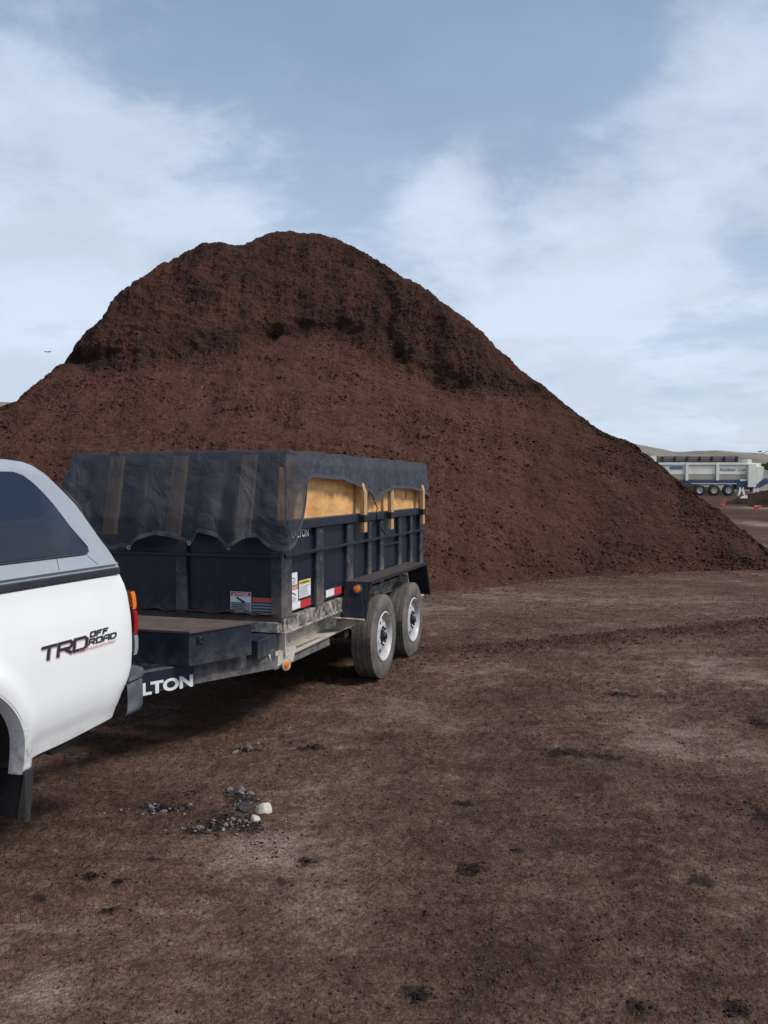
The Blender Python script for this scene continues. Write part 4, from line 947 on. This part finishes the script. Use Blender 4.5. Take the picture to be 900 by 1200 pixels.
    me_o.location = (T.x, T.y, 0); me_o.rotation_euler = (0, 0, -T.yaw)
    tag(me_o, 'dark sheer mesh tarp with scalloped hem draped over the trailer load', 'tarp')
    hb = MB()                    # doubled hem along the free edge
    for i in range(NP):
        a, b_ = P[i], P[(i+1) % NP]; nx, ny = per[i][1]; nx2, ny2 = per[(i+1) % NP][1]; e = .006
        def off(p, nx_, ny_, dz, e_): return (p[0]+nx_*e_, p[1]+ny_*e_, p[2]+dz)
        hb.add([off(a[-1], nx, ny, 0, e), off(b_[-1], nx2, ny2, 0, e), off(b_[-1], nx2, ny2, .030, e), off(a[-1], nx, ny, .030, e),
                off(a[-1], nx, ny, 0, -e), off(b_[-1], nx2, ny2, 0, -e), off(b_[-1], nx2, ny2, .030, -e), off(a[-1], nx, ny, .030, -e)],
               [(0,1,2,3), (7,6,5,4), (0,4,5,1), (3,2,6,7)])
    hb.build('hem', M['hem'], me_o, smooth=True)
    v, z = T.yz(439, 588, .10); v2, z2 = T.yz(448, 626, .07)
    MB().tube([(.10, v, z), (.12, v+.02, z-.06), (.115, v-.01+.02, z-.12), (.105, v+.05, z-.2), (.10, v2, z2)], .006, 6).build('tie_cord', M['black'], me_o)
    for px in ((157,641), (227,636), (273,641)):
        x, z = T.xz(*px, y0=-.125); g = MB(); g.lathe([(-.004,.008),(-.004,.016),(.004,.016),(.004,.008),(-.004,.008)], c=(x,-.19,z), n=12, axis='y')
        g.build('grommet', M['chrome'], me_o)
tarp()

# ------------------------------------------------------------------ pickup truck
K = Frame(-1.32, 4.25, .306)
pk = thing('pickup_truck', 'white pickup truck with silver canopy towing the black dump trailer', 'pickup truck', (K.x, K.y, 0), -K.yaw)
TW = 1.70; BELT = 1.345; AX = -1.14; AXF = -4.19; AR = .435; WR = .385; CZ = .60
def half(z):                        # how far the side is pulled in from the widest point at height z
    return .060*sstep(.95, 1.40, z)**1.2*.6+.060*sstep(.86, .52, z)**1.3+.004*sstep(.692, .686, z)
def zbot(v):
    zb = .600+.02*sstep(-.5, 0, v)
    for c in (AX, AXF):
        d = abs(v-c)
        if d < AR: zb = max(zb, CZ+math.sqrt(AR*AR-d*d)*.98)
    return zb
def ztop(v):
    if v > -2.0: return BELT-.018*max(0, (v+.06)/.06)**2*0
    if v > -3.55: return BELT-.02
    return BELT-.05-.22*((-3.55-v)/1.45)**1.5
VE = [K.yz(px, py, -.02) for px, py in ((139,843),(141,825),(143,812),(147,801),(152,781),(153,763),(153.5,720),(152,695),(149.5,684),(145,673))]
VZ = [z for v, z in VE]; VV = [v for v, z in VE]
def vend(z):                        # rear end outline of the side in plan/height
    return float(np.interp(z, VZ, VV))
def truck_body():
    vs_ = list(np.linspace(-5.0, -.25, 240))+list(np.linspace(-.24, 0, 25)); NRr = 30
    P = []
    for v in vs_:
        row = []; zb, zt = zbot(v), ztop(v); fr = max(0, (v+.14)/.14); nose = max(0, (-4.7-v)/.3)
        for j in range(NRr):
            s = j/(NRr-1); z = zb+(zt-zb)*s
            inn = half(z)+.012*fr**3+.22*nose**2
            vv = v+vend(z)*sstep(-.4, 0, v)
            # flared lip around the wheel openings
            for c in (AX, AXF):
                dd = math.hypot(v-c, z-CZ); inn -= .018*math.exp(-((dd-AR-.03)/.06)**2)
            row.append((-float(inn), float(vv), float(z)))
        # shoulder rounding then across to the centre line
        for k in range(1, 5):
            a = k/4*math.pi/2; row.append((row[NRr-1][0]-.03*math.sin(a)*1.0, row[NRr-1][1], zt+.012*(1-math.cos(a))*0+.010*math.sin(a)))
        row.append((-TW/2, row[NRr-1][1], zt+.012+(.04 if v < -3.55 else 0)))
        full = row+[(-TW-q[0], q[1], q[2]) for q in reversed(row[:-1])]
        P.append(full)
    mb = MB(); mb.grid(P)
    nv = len(P[0])
    mb.f.append(tuple(range(nv))); mb.f.append(tuple((len(P)-1)*nv+k for k in range(nv))[::-1])
    return mb.build('body', M['truck'], pk, smooth=True, angle=40)
body = truck_body()
# crease low on the side
# wheel well liners
b = MB()
for c in (AX, AXF):
    for x0, x1 in ((-.42, -.055), (-TW+.055, -TW+.42)):
        n = 24; ring = [(c+(AR+.01)*math.cos(math.pi*k/n), .60+(AR+.01)*math.sin(math.pi*k/n)*.98) for k in range(n+1)]
        vs = [(x0, y, z) for y, z in ring]+[(x1, y, z) for y, z in ring]
        b.add(vs, [(k, k+1, n+2+k, n+1+k) for k in range(n)])
        xi = x0 if x0 > -.6 else x1
        b.add([(xi, y, z) for y, z in ring], [tuple(range(n+1))])
b.box(-TW+.2, -.2, -4.9, -.1, .52, .62)
b.build('wheel_well', M['under'], pk)
# flares
for c in (AX, AXF):
    for sx in (1, -1):
        P = []; n = 44
        for k in range(-4, n+5):
            a = math.pi*k/n; row = []
            for dr, dx in ((.055, -.004), (.047, -.016), (.020, -.024), (-.008, -.020), (-.014, .0), (-.018, .05)):
                r = AR+dr; y = c+r*math.cos(a); z = CZ+r*math.sin(a)*.98
                if k < 0 or k > n: z = CZ-abs(k if k < 0 else k-n)*.012; y = c+r*(1 if k < 0 else -1)
                x = -float(half(max(z, .5)))*(.6)-dx-.010; row.append((x if sx > 0 else -TW-x, y, z))
            P.append(row)
        P = [r_ for r_ in P if r_[0][2] > .36]
        MB().grid(P).build('fender_flare', M['flare'], pk, smooth=True, angle=60)
# mud flap behind the rear wheel
for x0 in (-.30, -TW+.02):
    yy = AX+AR+.015
    b = MB(); b.hexa([(x0,yy-.03,.36),(x0+.28,yy-.03,.36),(x0+.28,yy-.02,.36),(x0,yy-.02,.36),(x0,yy,.56),(x0+.275,yy,.56),(x0+.275,yy+.012,.56),(x0,yy+.012,.56)])
    b.hexa([(x0+.245,yy-.04,.34),(x0+.285,yy-.02,.34),(x0+.285,yy+.005,.34),(x0+.245,yy-.01,.34),(x0+.245,yy-.0,.57),(x0+.285,yy-.03,.57),(x0+.285,yy+.035,.57),(x0+.245,yy+.02,.57)])
    b.build('mud_flap', M['flap'], pk, bevel=.004)
for c in (AX, AXF):
    for sx in (1, -1):
        wh = bpy.data.objects.new('wheel', None); C.collection.objects.link(wh); wh.parent = pk; wh.location = ((-.24 if sx > 0 else -TW+.24), c, WR)
        make_tyre(wh, WR, .20, .265)
        MB().lathe([(sx*.11,.205),(sx*.12,.195),(sx*.10,.18),(sx*.05,.17),(sx*.03,.10),(sx*.05,.05),(sx*.06,0)], n=40).build('rim', M['rim'], wh, smooth=True)
b = MB()
for c in (AX, AXF): MB().tube([(-TW+.2,c,WR),(-.2,c,WR)], .05, 12).build('axle', M['under'], pk)
b.tube([(-.5,AX-.1,.45),(-.5,-.15,.42)], .03, 8); b.build('exhaust_pipe', M['under'], pk)
# belt seal and canopy
b = MB()
xg = -float(half(BELT))
b.box(-TW-xg-.004, xg+.004, -2.02, .006, BELT+.006, BELT+.042); b.build('canopy_seal', M['gasket'], pk, bevel=.006)
LEAN = .30; ZC0 = BELT+.040; XC0 = xg-.003
cap_px = [(17.8,538.4),(33,540.7),(42,544),(55.6,553),(73,570),(89,586.7),(111,617.8),(126.7,641),(139,662)]
sil = [K.yz(px, py, XC0, LEAN, ZC0) for px, py in cap_px]          # (y, z) of the rear corner line
sil = [(min(v, .0), z) for v, z in sil]
rz_top = max(z for v, z in sil)
def capz(v):                        # roof height of the canopy's corner line along the truck
    pts = sorted(sil); return float(np.interp(v, [p[0] for p in pts], [p[1] for p in pts]))
def canopy():
    vs_ = list(np.linspace(-2.0, -1.1, 12))+list(np.linspace(-1.05, 0, 90)); P = []
    for v in vs_:
        zt = max(ZC0+.004, capz(v)); row = []
        NRr = 18; rr_ = min(.07, (zt-ZC0)*.4)
        for j in range(NRr):
            s = j/(NRr-1); z = ZC0+(zt-rr_-ZC0)*s; row.append((XC0-LEAN*(z-ZC0)+.035*math.sin(math.pi*s)*0, v, z))
        xt, zt0 = row[-1][0], row[-1][2]
        for k in range(1, 7):
            a = k/6*math.pi/2; row.append((xt-LEAN*rr_*.3*k/6-rr_*.9*(1-math.cos(a)), v, zt0+rr_*math.sin(a)))
        for k in (1, 2, 3): row.append((row[NRr+5][0]+(-TW/2-row[NRr+5][0])*k/3, v, zt+.02*(1-(1-k/3)**2)*min(1, (zt-ZC0)*4)))
        P.append(row+[(-TW-q[0], q[1], q[2]) for q in reversed(row[:-1])])
    mb = MB(); mb.grid(P); nv = len(P[0]); mb.f.append(tuple(range(nv)))
    return mb.build('canopy', M['cap'], pk, smooth=True, angle=50)
cap = canopy()
win_px = [(15.6,553.8),(26.7,557.8),(35,564),(44.4,574.4),(66.7,600),(88.9,625.6),(98,636),(102.5,641.5),(103.8,645.5),(102,648.2),(97.8,649.5)]
wy = [K.yz(px, py, XC0+.004, LEAN, ZC0) for px, py in win_px]
zt_w, zb_w = wy[0][1], wy[-1][1]
poly = [(-1.75, zb_w+.0), (-1.85, zb_w+.06), (-1.85, zt_w-.05), (-1.80, zt_w)]+wy
def wpt(v, z, o_=.004): return (XC0+o_-LEAN*(z-ZC0), v, z)
def window(flip):
    top_ = sorted(poly[2:4]+wy[:9]); bot = sorted([poly[1], poly[0]]+wy[8:])
    tv, tz_ = [p[0] for p in top_], [p[1] for p in top_]; bv, bz = [p[0] for p in bot], [p[1] for p in bot]; P = []
    for v in np.linspace(poly[1][0], wy[8][0], 120):
        a_, c_ = float(np.interp(v, bv, bz)), float(np.interp(v, tv, tz_)); row = []
        for k in range(15):
            z = a_+(c_-a_)*k/14; u = (z-zb_w)/(zt_w-zb_w); q = wpt(v, z, .004+.030*math.sin(math.pi*max(0, min(1, u)))*float(sstep(0, .30, wy[8][0]-v)))
            row.append(q if not flip else (-TW-q[0], q[1], q[2]))
        P.append(row)
    MB().grid(P).build('side_window', M['glass'], cap, smooth=True, angle=80)
window(False); window(True)
# thin window rubber
MB().tube([wpt(v, z, .002) for v, z in poly+poly[:1]], .005, 6, cap=False).build('window_seal', M['gasket'], cap)
# flange line and panel joints of the canopy
b = MB(); b.tube([(XC0+.004, -2.0, ZC0+.022), (XC0+.004, -.02, ZC0+.022)], .006, 6)
b.build('canopy_moulding', M['cap'], cap)
b = MB()
for (pa, pb) in (((66,652.5),(69.5,670)), ((102,651),(118,664.5))):
    b = MB(); p, q = K.yz(*pa, XC0, LEAN, ZC0), K.yz(*pb, XC0, LEAN, ZC0); b.tube([wpt(*p, .0), wpt(*q, .0)], .0016, 5)
    b.build('panel_joint', M['gasket'], cap)
b = MB()                                   # rear glass on the sloping back of the canopy
def rear(x, s): 
    v0, z0 = sil[-1][0], ZC0+.05; return None
# cab (mostly outside the picture)
def cab():
    st = [(-3.62, BELT, .02), (-3.05, 1.74, .20), (-2.9, 1.78, .22), (-2.2, 1.78, .22), (-2.08, 1.74, .2), (-2.04, BELT, .02)]
    P = []
    for y, z, inn in st:
        z0 = BELT-.01
        row = [(-.03, y if z > BELT else y, z0)]+[(-.03-(inn)*k/6, y, z0+(z-z0)*k/6) for k in range(1, 7)]+[(-.03-inn-.06, y, z+.02)]
        P.append(row+[(-TW-q[0], q[1], q[2]) for q in reversed(row)])
    mb = MB(); mb.grid(P); c = mb.build('cab', M['truck'], pk, smooth=True, angle=50)
    for sx in (1, -1):
        q = [(-.045,-3.42,BELT+.03),(-.045,-2.2,BELT+.03),(-.20,-2.25,1.70),(-.20,-3.02,1.70)]
        q = [(x+.012 if sx > 0 else -TW-x-.012, y, z) for x, y, z in q]; MB().add(q, [(0,1,2,3)]).build('door_window', M['glass'], c)
    MB().add([(-.10,-3.60,BELT+.03),(-TW+.10,-3.60,BELT+.03),(-TW+.27,-3.09,1.72),(-.27,-3.09,1.72)], [(0,1,2,3)]).build('windscreen', M['glass'], c)
cab()
# tail lamps: amber over red over clear, wrapped round the rear corner
def lens(z0, z1, m, name='tail_lamp'):
    P = []
    for j in range(9):
        z = z0+(z1-z0)*j/8; row = []; bul = .010
        for k in range(9):
            a = k/8*math.pi/2; row.append((-.012-float(half(z))*.6-.06*(1-math.cos(a))*.9+.0, .034+vend(z)+.052*math.sin(a)+bul*math.sin(math.pi*j/8)**.4, z))
        P.append([(row[0][0], row[0][1]-.018, z)]+row+[(-.20, row[-1][1], z)])
    MB().grid(P).build(name, m, pk, smooth=True, angle=60)
    return P
tz = [K.yz(156, y, -.05)[1] for y in (692, 713, 742, 765)]
lens(tz[1]+.003, tz[0], M['amber'], 'turn_signal'); lens(tz[2]+.003, tz[1]-.003, M['redlens'], 'tail_lamp'); lens(tz[3], tz[2]-.003, M['clear'], 'reversing_lamp')
# rear bumper with rounded end
def bumper():
    P = []; zt, zb_ = K.yz(155, 799, -.02)[1], K.yz(150, 833, -.02)[1]
    n = 16; path = [(-.015-.0, -.05)]+[(-.015-.09*(1-math.cos(k/8*math.pi/2)), .05+.10*math.sin(k/8*math.pi/2)+0) for k in range(9)]+[(-TW/2, .175)]
    full = path+[(-TW-x, y) for x, y in reversed(path[:-1])]
    full = [(x, y+.085) for x, y in full]
    for x, y in full: P.append([(x, y-.02, zb_-.02), (x, y, zb_), (x, y+.004, (zb_+zt)/2), (x, y, zt-.01), (x, y-.02, zt), (x if abs(x+TW/2) > .7 else x, min(y-.10, y), zt)])
    bo = MB().grid(P).build('rear_bumper', M['bumper'], pk, smooth=True, angle=45, solid=.006)
    zt2 = K.yz(160, 785, -.02)[1]; P = []
    for x, y in full:
        P.append([(x+.0, y-.0, zt+.006), (x, y+.012, zt+.012), (x, y+.010, zt2-.012), (x, y-.012, zt2), (x, y-.12, zt2)])
    MB().grid(P).build('bumper_step', M['bumper'], bo, smooth=True, angle=45, solid=.005)
bumper()
b = MB(); b.box(-TW/2-.04, -TW/2+.04, 0, .30, .46, .53); b.lathe([(.0,.02),(.04,.02),(.05,.03),(.09,.03),(.11,0)], c=(-TW/2,.25,.53), n=14, axis='z'); b.build('tow_hitch', M['blackm'], pk)
# front bumper, grille, headlamps, rails
b = MB(); b.box(-TW+.02, -.02, -5.12, -4.95, .50, .70); b.build('front_bumper', M['bumper'], pk, bevel=.03)
b = MB(); b.box(-1.25, -.45, -5.03, -4.99, .78, 1.0); b.build('grille', M['black'], pk)
for x0 in (-.42, -TW+.12):
    MB().box(x0, x0+.28, -5.03, -4.98, .80, .98).build('headlight', M['clear'], pk, bevel=.02)
# side lettering ------------------------------------------------------------
def side_pt(px, py): 
    v, z = K.yz(px, py, 0.0); x = -float(half(z))+.0035; v, z = K.yz(px, py, x); return v, z
def strokes(name, polys, m, dx=0.0, dv=0.0, dz=0.0):
    """thick strokes in (v, z) drawn on the truck's side"""
    mb = MB()
    for pts, w_ in polys:
        for (a, c) in zip(pts[:-1], pts[1:]):
            (v0, z0), (v1, z1) = a, c; l = math.hypot(v1-v0, z1-z0) or 1; tx, tz_ = (v1-v0)/l, (z1-z0)/l; wx = w_*abs(tz_)*1.25+w_*abs(tx)*1.0
            nx, nz = -tz_*wx/2, tx*w_/2
            e = w_*.45
            q = [(v0-tx*e+nx, z0-tz_*e+nz), (v1+tx*e+nx, z1+tz_*e+nz), (v1+tx*e-nx, z1+tz_*e-nz), (v0-tx*e-nx, z0-tz_*e-nz)]
            mb.add([(-float(half(z))+.004+dx, v+dv, z+dz) for v, z in q], [(0,3,2,1)])
    return mb.build(name, m, pk, recalc=False)
GLYPH = {'T': [[(0,1),(1,1)], [(.5,1),(.5,0)]], 'R': [[(0,0),(0,1),(.85,1),(1,.85),(1,.6),(.85,.45),(.1,.45)], [(.45,.45),(1,0)]],
         'D': [[(0,0),(0,1),(.8,1),(1,.8),(1,.2),(.8,0),(0,0)]], 'O': [[(0,0),(0,1),(1,1),(1,0),(0,0)]], 'F': [[(0,0),(0,1),(1,1)], [(0,.5),(.8,.5)]],
         'A': [[(0,0),(0,.8),(.2,1),(1,1),(1,0)], [(0,.42),(1,.42)]]}
def word(txt, v0, z0, cw, ch, gap, sh):
    out = []
    for i, c in enumerate(txt):
        for st in GLYPH[c]: out.append([(v0+i*(cw+gap)+x*cw+sh*y*ch, z0+y*ch) for x, y in st])
    return out
vA, zA1 = side_pt(48, 770); vB, zB1 = side_pt(102, 762); zt1 = side_pt(102, 749)[1]
chh = .052; cw = (vB-vA-.045)/3; gp = .020
W1 = word('TRD', vA, (zA1+zB1)/2-.002, cw, chh, gp, .28)
strokes('side_lettering_outline', [(p, .018) for p in W1], M['redink'], dx=-.0015, dv=.005, dz=-.004); strokes('side_lettering', [(p, .0135) for p in W1], M['ink'], dx=.0)
v0, z0 = side_pt(104.5, 747); v1, _ = side_pt(126, 744); W2 = word('OFF', v0+.012, z0+.001, (v1-v0)/3-.014, .021, .016, .3)
v0b, z0b = side_pt(104.5, 755.5); v1b, _ = side_pt(137, 751); W3 = word('ROAD', v0b, z0b, (v1b-v0b)/4-.014, .023, .016, .3)
strokes('side_lettering', [(p, .0075) for p in W2+W3], M['ink'])
v2, z2 = side_pt(92, 763); v3, _ = side_pt(136, 757)
put_text('side_lettering', 'TOYOTA RACING DEVELOPMENT', M['redtxt'], pk, (-float(half(z2))+.0065, v2, z2-.008), (0,1,.0), (.0,0,1), .014, v3-v2)
# small scuffs and rust on the flare edge come from its material; fuel door on the far side is unseen

# ------------------------------------------------------------------ screening machine
MZ = 78.0; ppm = F/MZ; mz0 = .88
mc = (765-450)/F*MZ
trm = thing('trommel_screen', 'long cream trommel screening machine on three axles beyond the compost pile', 'screening machine', (mc, MZ, mz0), 0)
def X(px): return (px-765)/ppm
def Zp(py): return (581-py)/ppm
MCm = mat('cream_paint', (.88,.87,.74), .5, var=(.66,.64,.55), scale=1.2, amt=.6); MS = mat('dusty_screen_panel', (.40,.38,.30), .8, var=(.30,.27,.21), scale=2)
MN = mat('navy_chassis', (.03,.05,.11), .5, var=(.06,.08,.13), scale=1); MD = mat('dark_drum', (.05,.042,.045), .8, var=(.10,.07,.06), scale=3)
b = MB(); b.box(X(718), X(893), .4, 2.2, Zp(563), Zp(542.5)); b.build('hull', MCm, trm)
for x0, x1 in ((722,762), (766.5,803.5), (808,839.5), (843.5,876)):
    p = MB().box(X(x0), X(x1), .30, .39, Zp(556), Zp(545.5)).build('side_panel', MCm, trm, bevel=.03)
    MB().box(X(x0), X(x1), .30, .38, Zp(562), Zp(556.4)).build('dusty_skirt', MS, p)
b = MB()
for x0 in (762.5, 804, 840): b.box(X(x0), X(x0+3.2), .18, .42, Zp(563), Zp(542.5))
b.box(X(718), X(877), .2, .42, Zp(544.6), Zp(542)); b.build('panel_post', MCm, trm)
b = MB(); b.box(X(876.5), X(886), .0, 2.4, Zp(571), Zp(543.5))
b.hexa([(X(886),.0,Zp(571)+.2),(X(893),.0,Zp(562)),(X(893),2.3,Zp(562)),(X(886),2.3,Zp(571)+.2),(X(886),.0,Zp(546.5)),(X(895),.0,Zp(547)),(X(895),2.3,Zp(547)),(X(886),2.3,Zp(546.5))])
b.build('end_housing', MCm, trm, bevel=.03)
b = MB()
for k in range(11):
    x0 = 722+k*14.6; 
    if x0+13.5 > 880: break
    b.lathe([(X(x0),.0),(X(x0),.50),(X(x0+13.2),.50),(X(x0+13.2),.0)], c=(0,1.2,Zp(540.5)), n=14); b.box(X(x0+13.2), X(x0+14.4), .62, 1.78, Zp(544), Zp(534.5))
b.build('drum', MD, trm)
MB().box(X(764), X(770), .3, 2.1, Zp(542), Zp(533.8)).build('end_bracket', MCm, trm); MB().box(X(879), X(883.5), .6, 1.9, Zp(543), Zp(538)).build('end_bracket', MCm, trm)
b = MB(); b.box(X(718), X(876), .25, 2.3, Zp(567), Zp(562.5)); b.box(X(800), X(864), .2, 2.3, Zp(568.5), Zp(566.5)); b.box(X(864), X(880), .2, 2.2, Zp(574), Zp(562.5)); b.build('chassis', MN, trm)
MB().box(X(812-1), X(864), .15, .20, Zp(567.2), Zp(566.5)).build('chassis_trim', MCm, trm)
b = MB(); b.bar((X(885),1,Zp(573)), (X(905),1.2,Zp(563)), .5, .5); b.bar((X(880),.5,Zp(571)), (X(892),.5,Zp(560)), .3, .3); b.build('conveyor', MN, trm)
b = MB()
for x0 in (867, 884): 
    b.hexa([(X(x0-1.5),.1,0),(X(x0-.2),.1,0),(X(x0-.2),.5,0),(X(x0-1.5),.5,0),(X(x0),.1,Zp(571)),(X(x0+4),.1,Zp(571)),(X(x0+4),.5,Zp(571)),(X(x0),.5,Zp(571))])
    b.hexa([(X(x0+5),.1,0),(X(x0+7),.1,0),(X(x0+7),.5,0),(X(x0+5),.5,0),(X(x0+1.5),.1,Zp(571)),(X(x0+4.8),.1,Zp(571)),(X(x0+4.8),.5,Zp(571)),(X(x0+1.5),.5,Zp(571))])
b.build('support_leg', MCm, trm)
for px in (802+1, 820, 837, 820.3+34):
    if px > 850: continue
    wh = bpy.data.objects.new('wheel', None); C.collection.objects.link(wh); wh.parent = trm; wh.location = (X(px+17 if px < 0 else px+0), .25, .52)
    wh.location.x = X({803: 820.5, 820: 837.5, 837: 854.5}[px]); 
    MB().lathe([(-.15,.28),(-.15,.48),(-.10,.54),(.12,.54),(.15,.48),(.15,.28)], n=28, axis='y').build('tyre', M['black'], wh, smooth=True)
    MB().lathe([(-.13,.30),(-.15,.27),(-.04,.20),(-.02,.12),(-.08,.10),(-.10,.0)], n=24, axis='y').build('rim', M['rim'], wh, smooth=True)
MI = mat('dark_green_lettering', (.03,.06,.06), .6); MGn = mat('green_lettering', (.04,.36,.18), .6); MBl = mat('blue_plate', (.10,.15,.28), .6)
put_text('side_lettering', 'PHOENIX', MI, trm, (X(844.8), .28, Zp(552.2)), (1,0,0), (0,0,1), .24, X(863.5)-X(844.8), bold=.015)
put_text('side_lettering', '3300', MGn, trm, (X(865.5), .28, Zp(552.2)), (1,0,0), (0,0,1), .24, X(875.5)-X(865.5), bold=.02)
MB().box(X(786), X(801), .26, .29, Zp(549.8), Zp(546.4)).build('name_plate', MBl, trm)
MB().box(X(868), X(875.5), .16, .2, Zp(563.8), Zp(561.6)).build('notice_plate', M['white'], trm)

# ------------------------------------------------------------------ small piles, cones, distant things
def heap(name, px, py, Y, rx, ry, h, label, seed, m=MM):
    n = 90; u = np.linspace(-1, 1, n); A, B = np.meshgrid(u, u); r = np.sqrt(A**2+B**2)
    x0 = (px-450)/F*Y; x = x0+A*rx; y = Y+B*ry
    z = h*np.clip(1-r, -.05, 1)**.9 if False else h*np.maximum(1-r, -.06)
    z = z+(.22*h)*fbm(x, y, rx*.5, 5, seed, .6)*sstep(1.0, .6, r)
    z = z+float(rise(np.array([Y]))[0])
    o = sheet(name, x, y, z, m, {'tone': np.clip(.08+.4*fbm(x, y, 1, 3, seed+4), 0, 1)}); return tag(o, label, 'heap')
heap('dark_heap', 905, 0, 66, 3.0, 3.0, .9, 'dark heap at the right edge beside the screening machine end', 5)
heap('dark_heap', 872, 0, 57, 1.9, 1.2, .42, 'low dark heap of debris between the two fallen cones', 9)
heap('dark_heap', 900, 0, 53, 1.3, 1.3, .55, 'dark heap right behind the right-hand fallen cone', 12)
heap('dark_heap', 800, 0, 90, 6, 4, 1.4, 'dark heap standing behind the screening machine', 14)
MO = mat('faded_orange_plastic', (.62,.10,.07), .6, var=(.45,.10,.07), scale=8)
def cone(px, Y, h, rot, label, grp=None):
    x0 = (px-450)/F*Y; t_ = thing('traffic_cone', label, 'traffic cone', (x0, Y, float(rise(np.array([Y]))[0])+.06))
    MB().lathe([(.03,.19*h/.7),(.30*h/.7,.13*h/.7),(h,.03),(h,0)], n=20, axis='z').build('cone_body', MO, t_, smooth=True)
    MB().box(-.24*h/.7,.24*h/.7,-.24*h/.7,.24*h/.7,0,.03).build('cone_base', MO, t_, bevel=.01)
    t_.rotation_euler = rot; return t_
cone(846.5, 54, .48, (.25, .35, 0), 'faded red cone tilting, nearer the machine wheels')
cone(884, 47, .40, (R(80), .1, R(75)), 'faded red cone lying on its side by the pale puddled ground').location.z += .14
# pale rubbish between the cones
tag(MB().hexa([(0,0,0),(.5,0,.0),(.45,.25,.0),(.02,.2,0),(.05,.02,.12),(.46,.0,.22),(.42,.2,.2),(.06,.2,.1)]).build('white_sack', M['white'], None, bevel=.03), 'small white sack lying on the low dark heap between the cones', 'sack').location = ((867-450)/F*56, 55.9, .95)
# bushes on the hillside at the right edge
def bush(px, py, Y, r, label, seed):
    x0 = (px-450)/F*Y; rr = np.random.RandomState(seed); n = 1400
    d = rr.randn(n, 3); d /= np.linalg.norm(d, axis=1)[:, None]; rad = r*(.55+.45*rr.rand(n)**.5); lump = 1+.35*np.sin(d[:, 0]*5+seed)*np.cos(d[:, 2]*4)
    c = d*(rad*lump)[:, None]*np.array([1.2, 1, .8]); mb = MB()
    for p in c:
        a = Vector(rr.randn(3)).normalized()*r*.12; b_ = Vector(rr.randn(3)).normalized()*r*.12; q = Vector(p)
        mb.add([q-a, q-b_, q+a, q+b_], [(0,1,2,3)])
    zz_ = CAMH+(HOR-py)/F*Y
    o = mb.build('bush', MBU, None, recalc=False); o.location = (x0, Y, zz_); return tag(o, label, 'bush', 'bushes on the hillside')
MBU = mat('bush_leaves', (.07,.13,.035), .8, var=(.12,.17,.05), scale=.6)
bush(898, 546.5, 140, .75, 'bright green bush on the hillside at the right edge', 3)
# birds
for i, (px, py) in enumerate(((58, 413.5), (890, 529.5), (896, 530.5))):
    Y = 60; x0, zz_ = (px-450)/F*Y, CAMH+(HOR-py)/F*Y
    mb = MB(); s = .14; mb.tube([(0,-s*1.1,0),(0,-s*.4,.01),(0,s*.6,.01),(0,s*1.3,0)], [.008,.035,.03,.006], 8)
    for q in (1, -1): mb.hexa([(0,-s*.3,.0),(q*s,-s*.1,.06),(q*s*2.1,s*.3,.02),(0,s*.5,.0),(0,-s*.3,.008),(q*s,-s*.1,.068),(q*s*2.1,s*.3,.024),(0,s*.5,.008)])
    o = mb.build('bird', M['black'], None); o.location = (x0, Y, zz_); o.rotation_euler = (0, .2*i, 1.3*i)
    tag(o, ['small dark bird in the sky left of the compost pile', 'left bird of the two flying low at the right edge', 'right bird of the two flying low at the right edge'][i], 'bird')
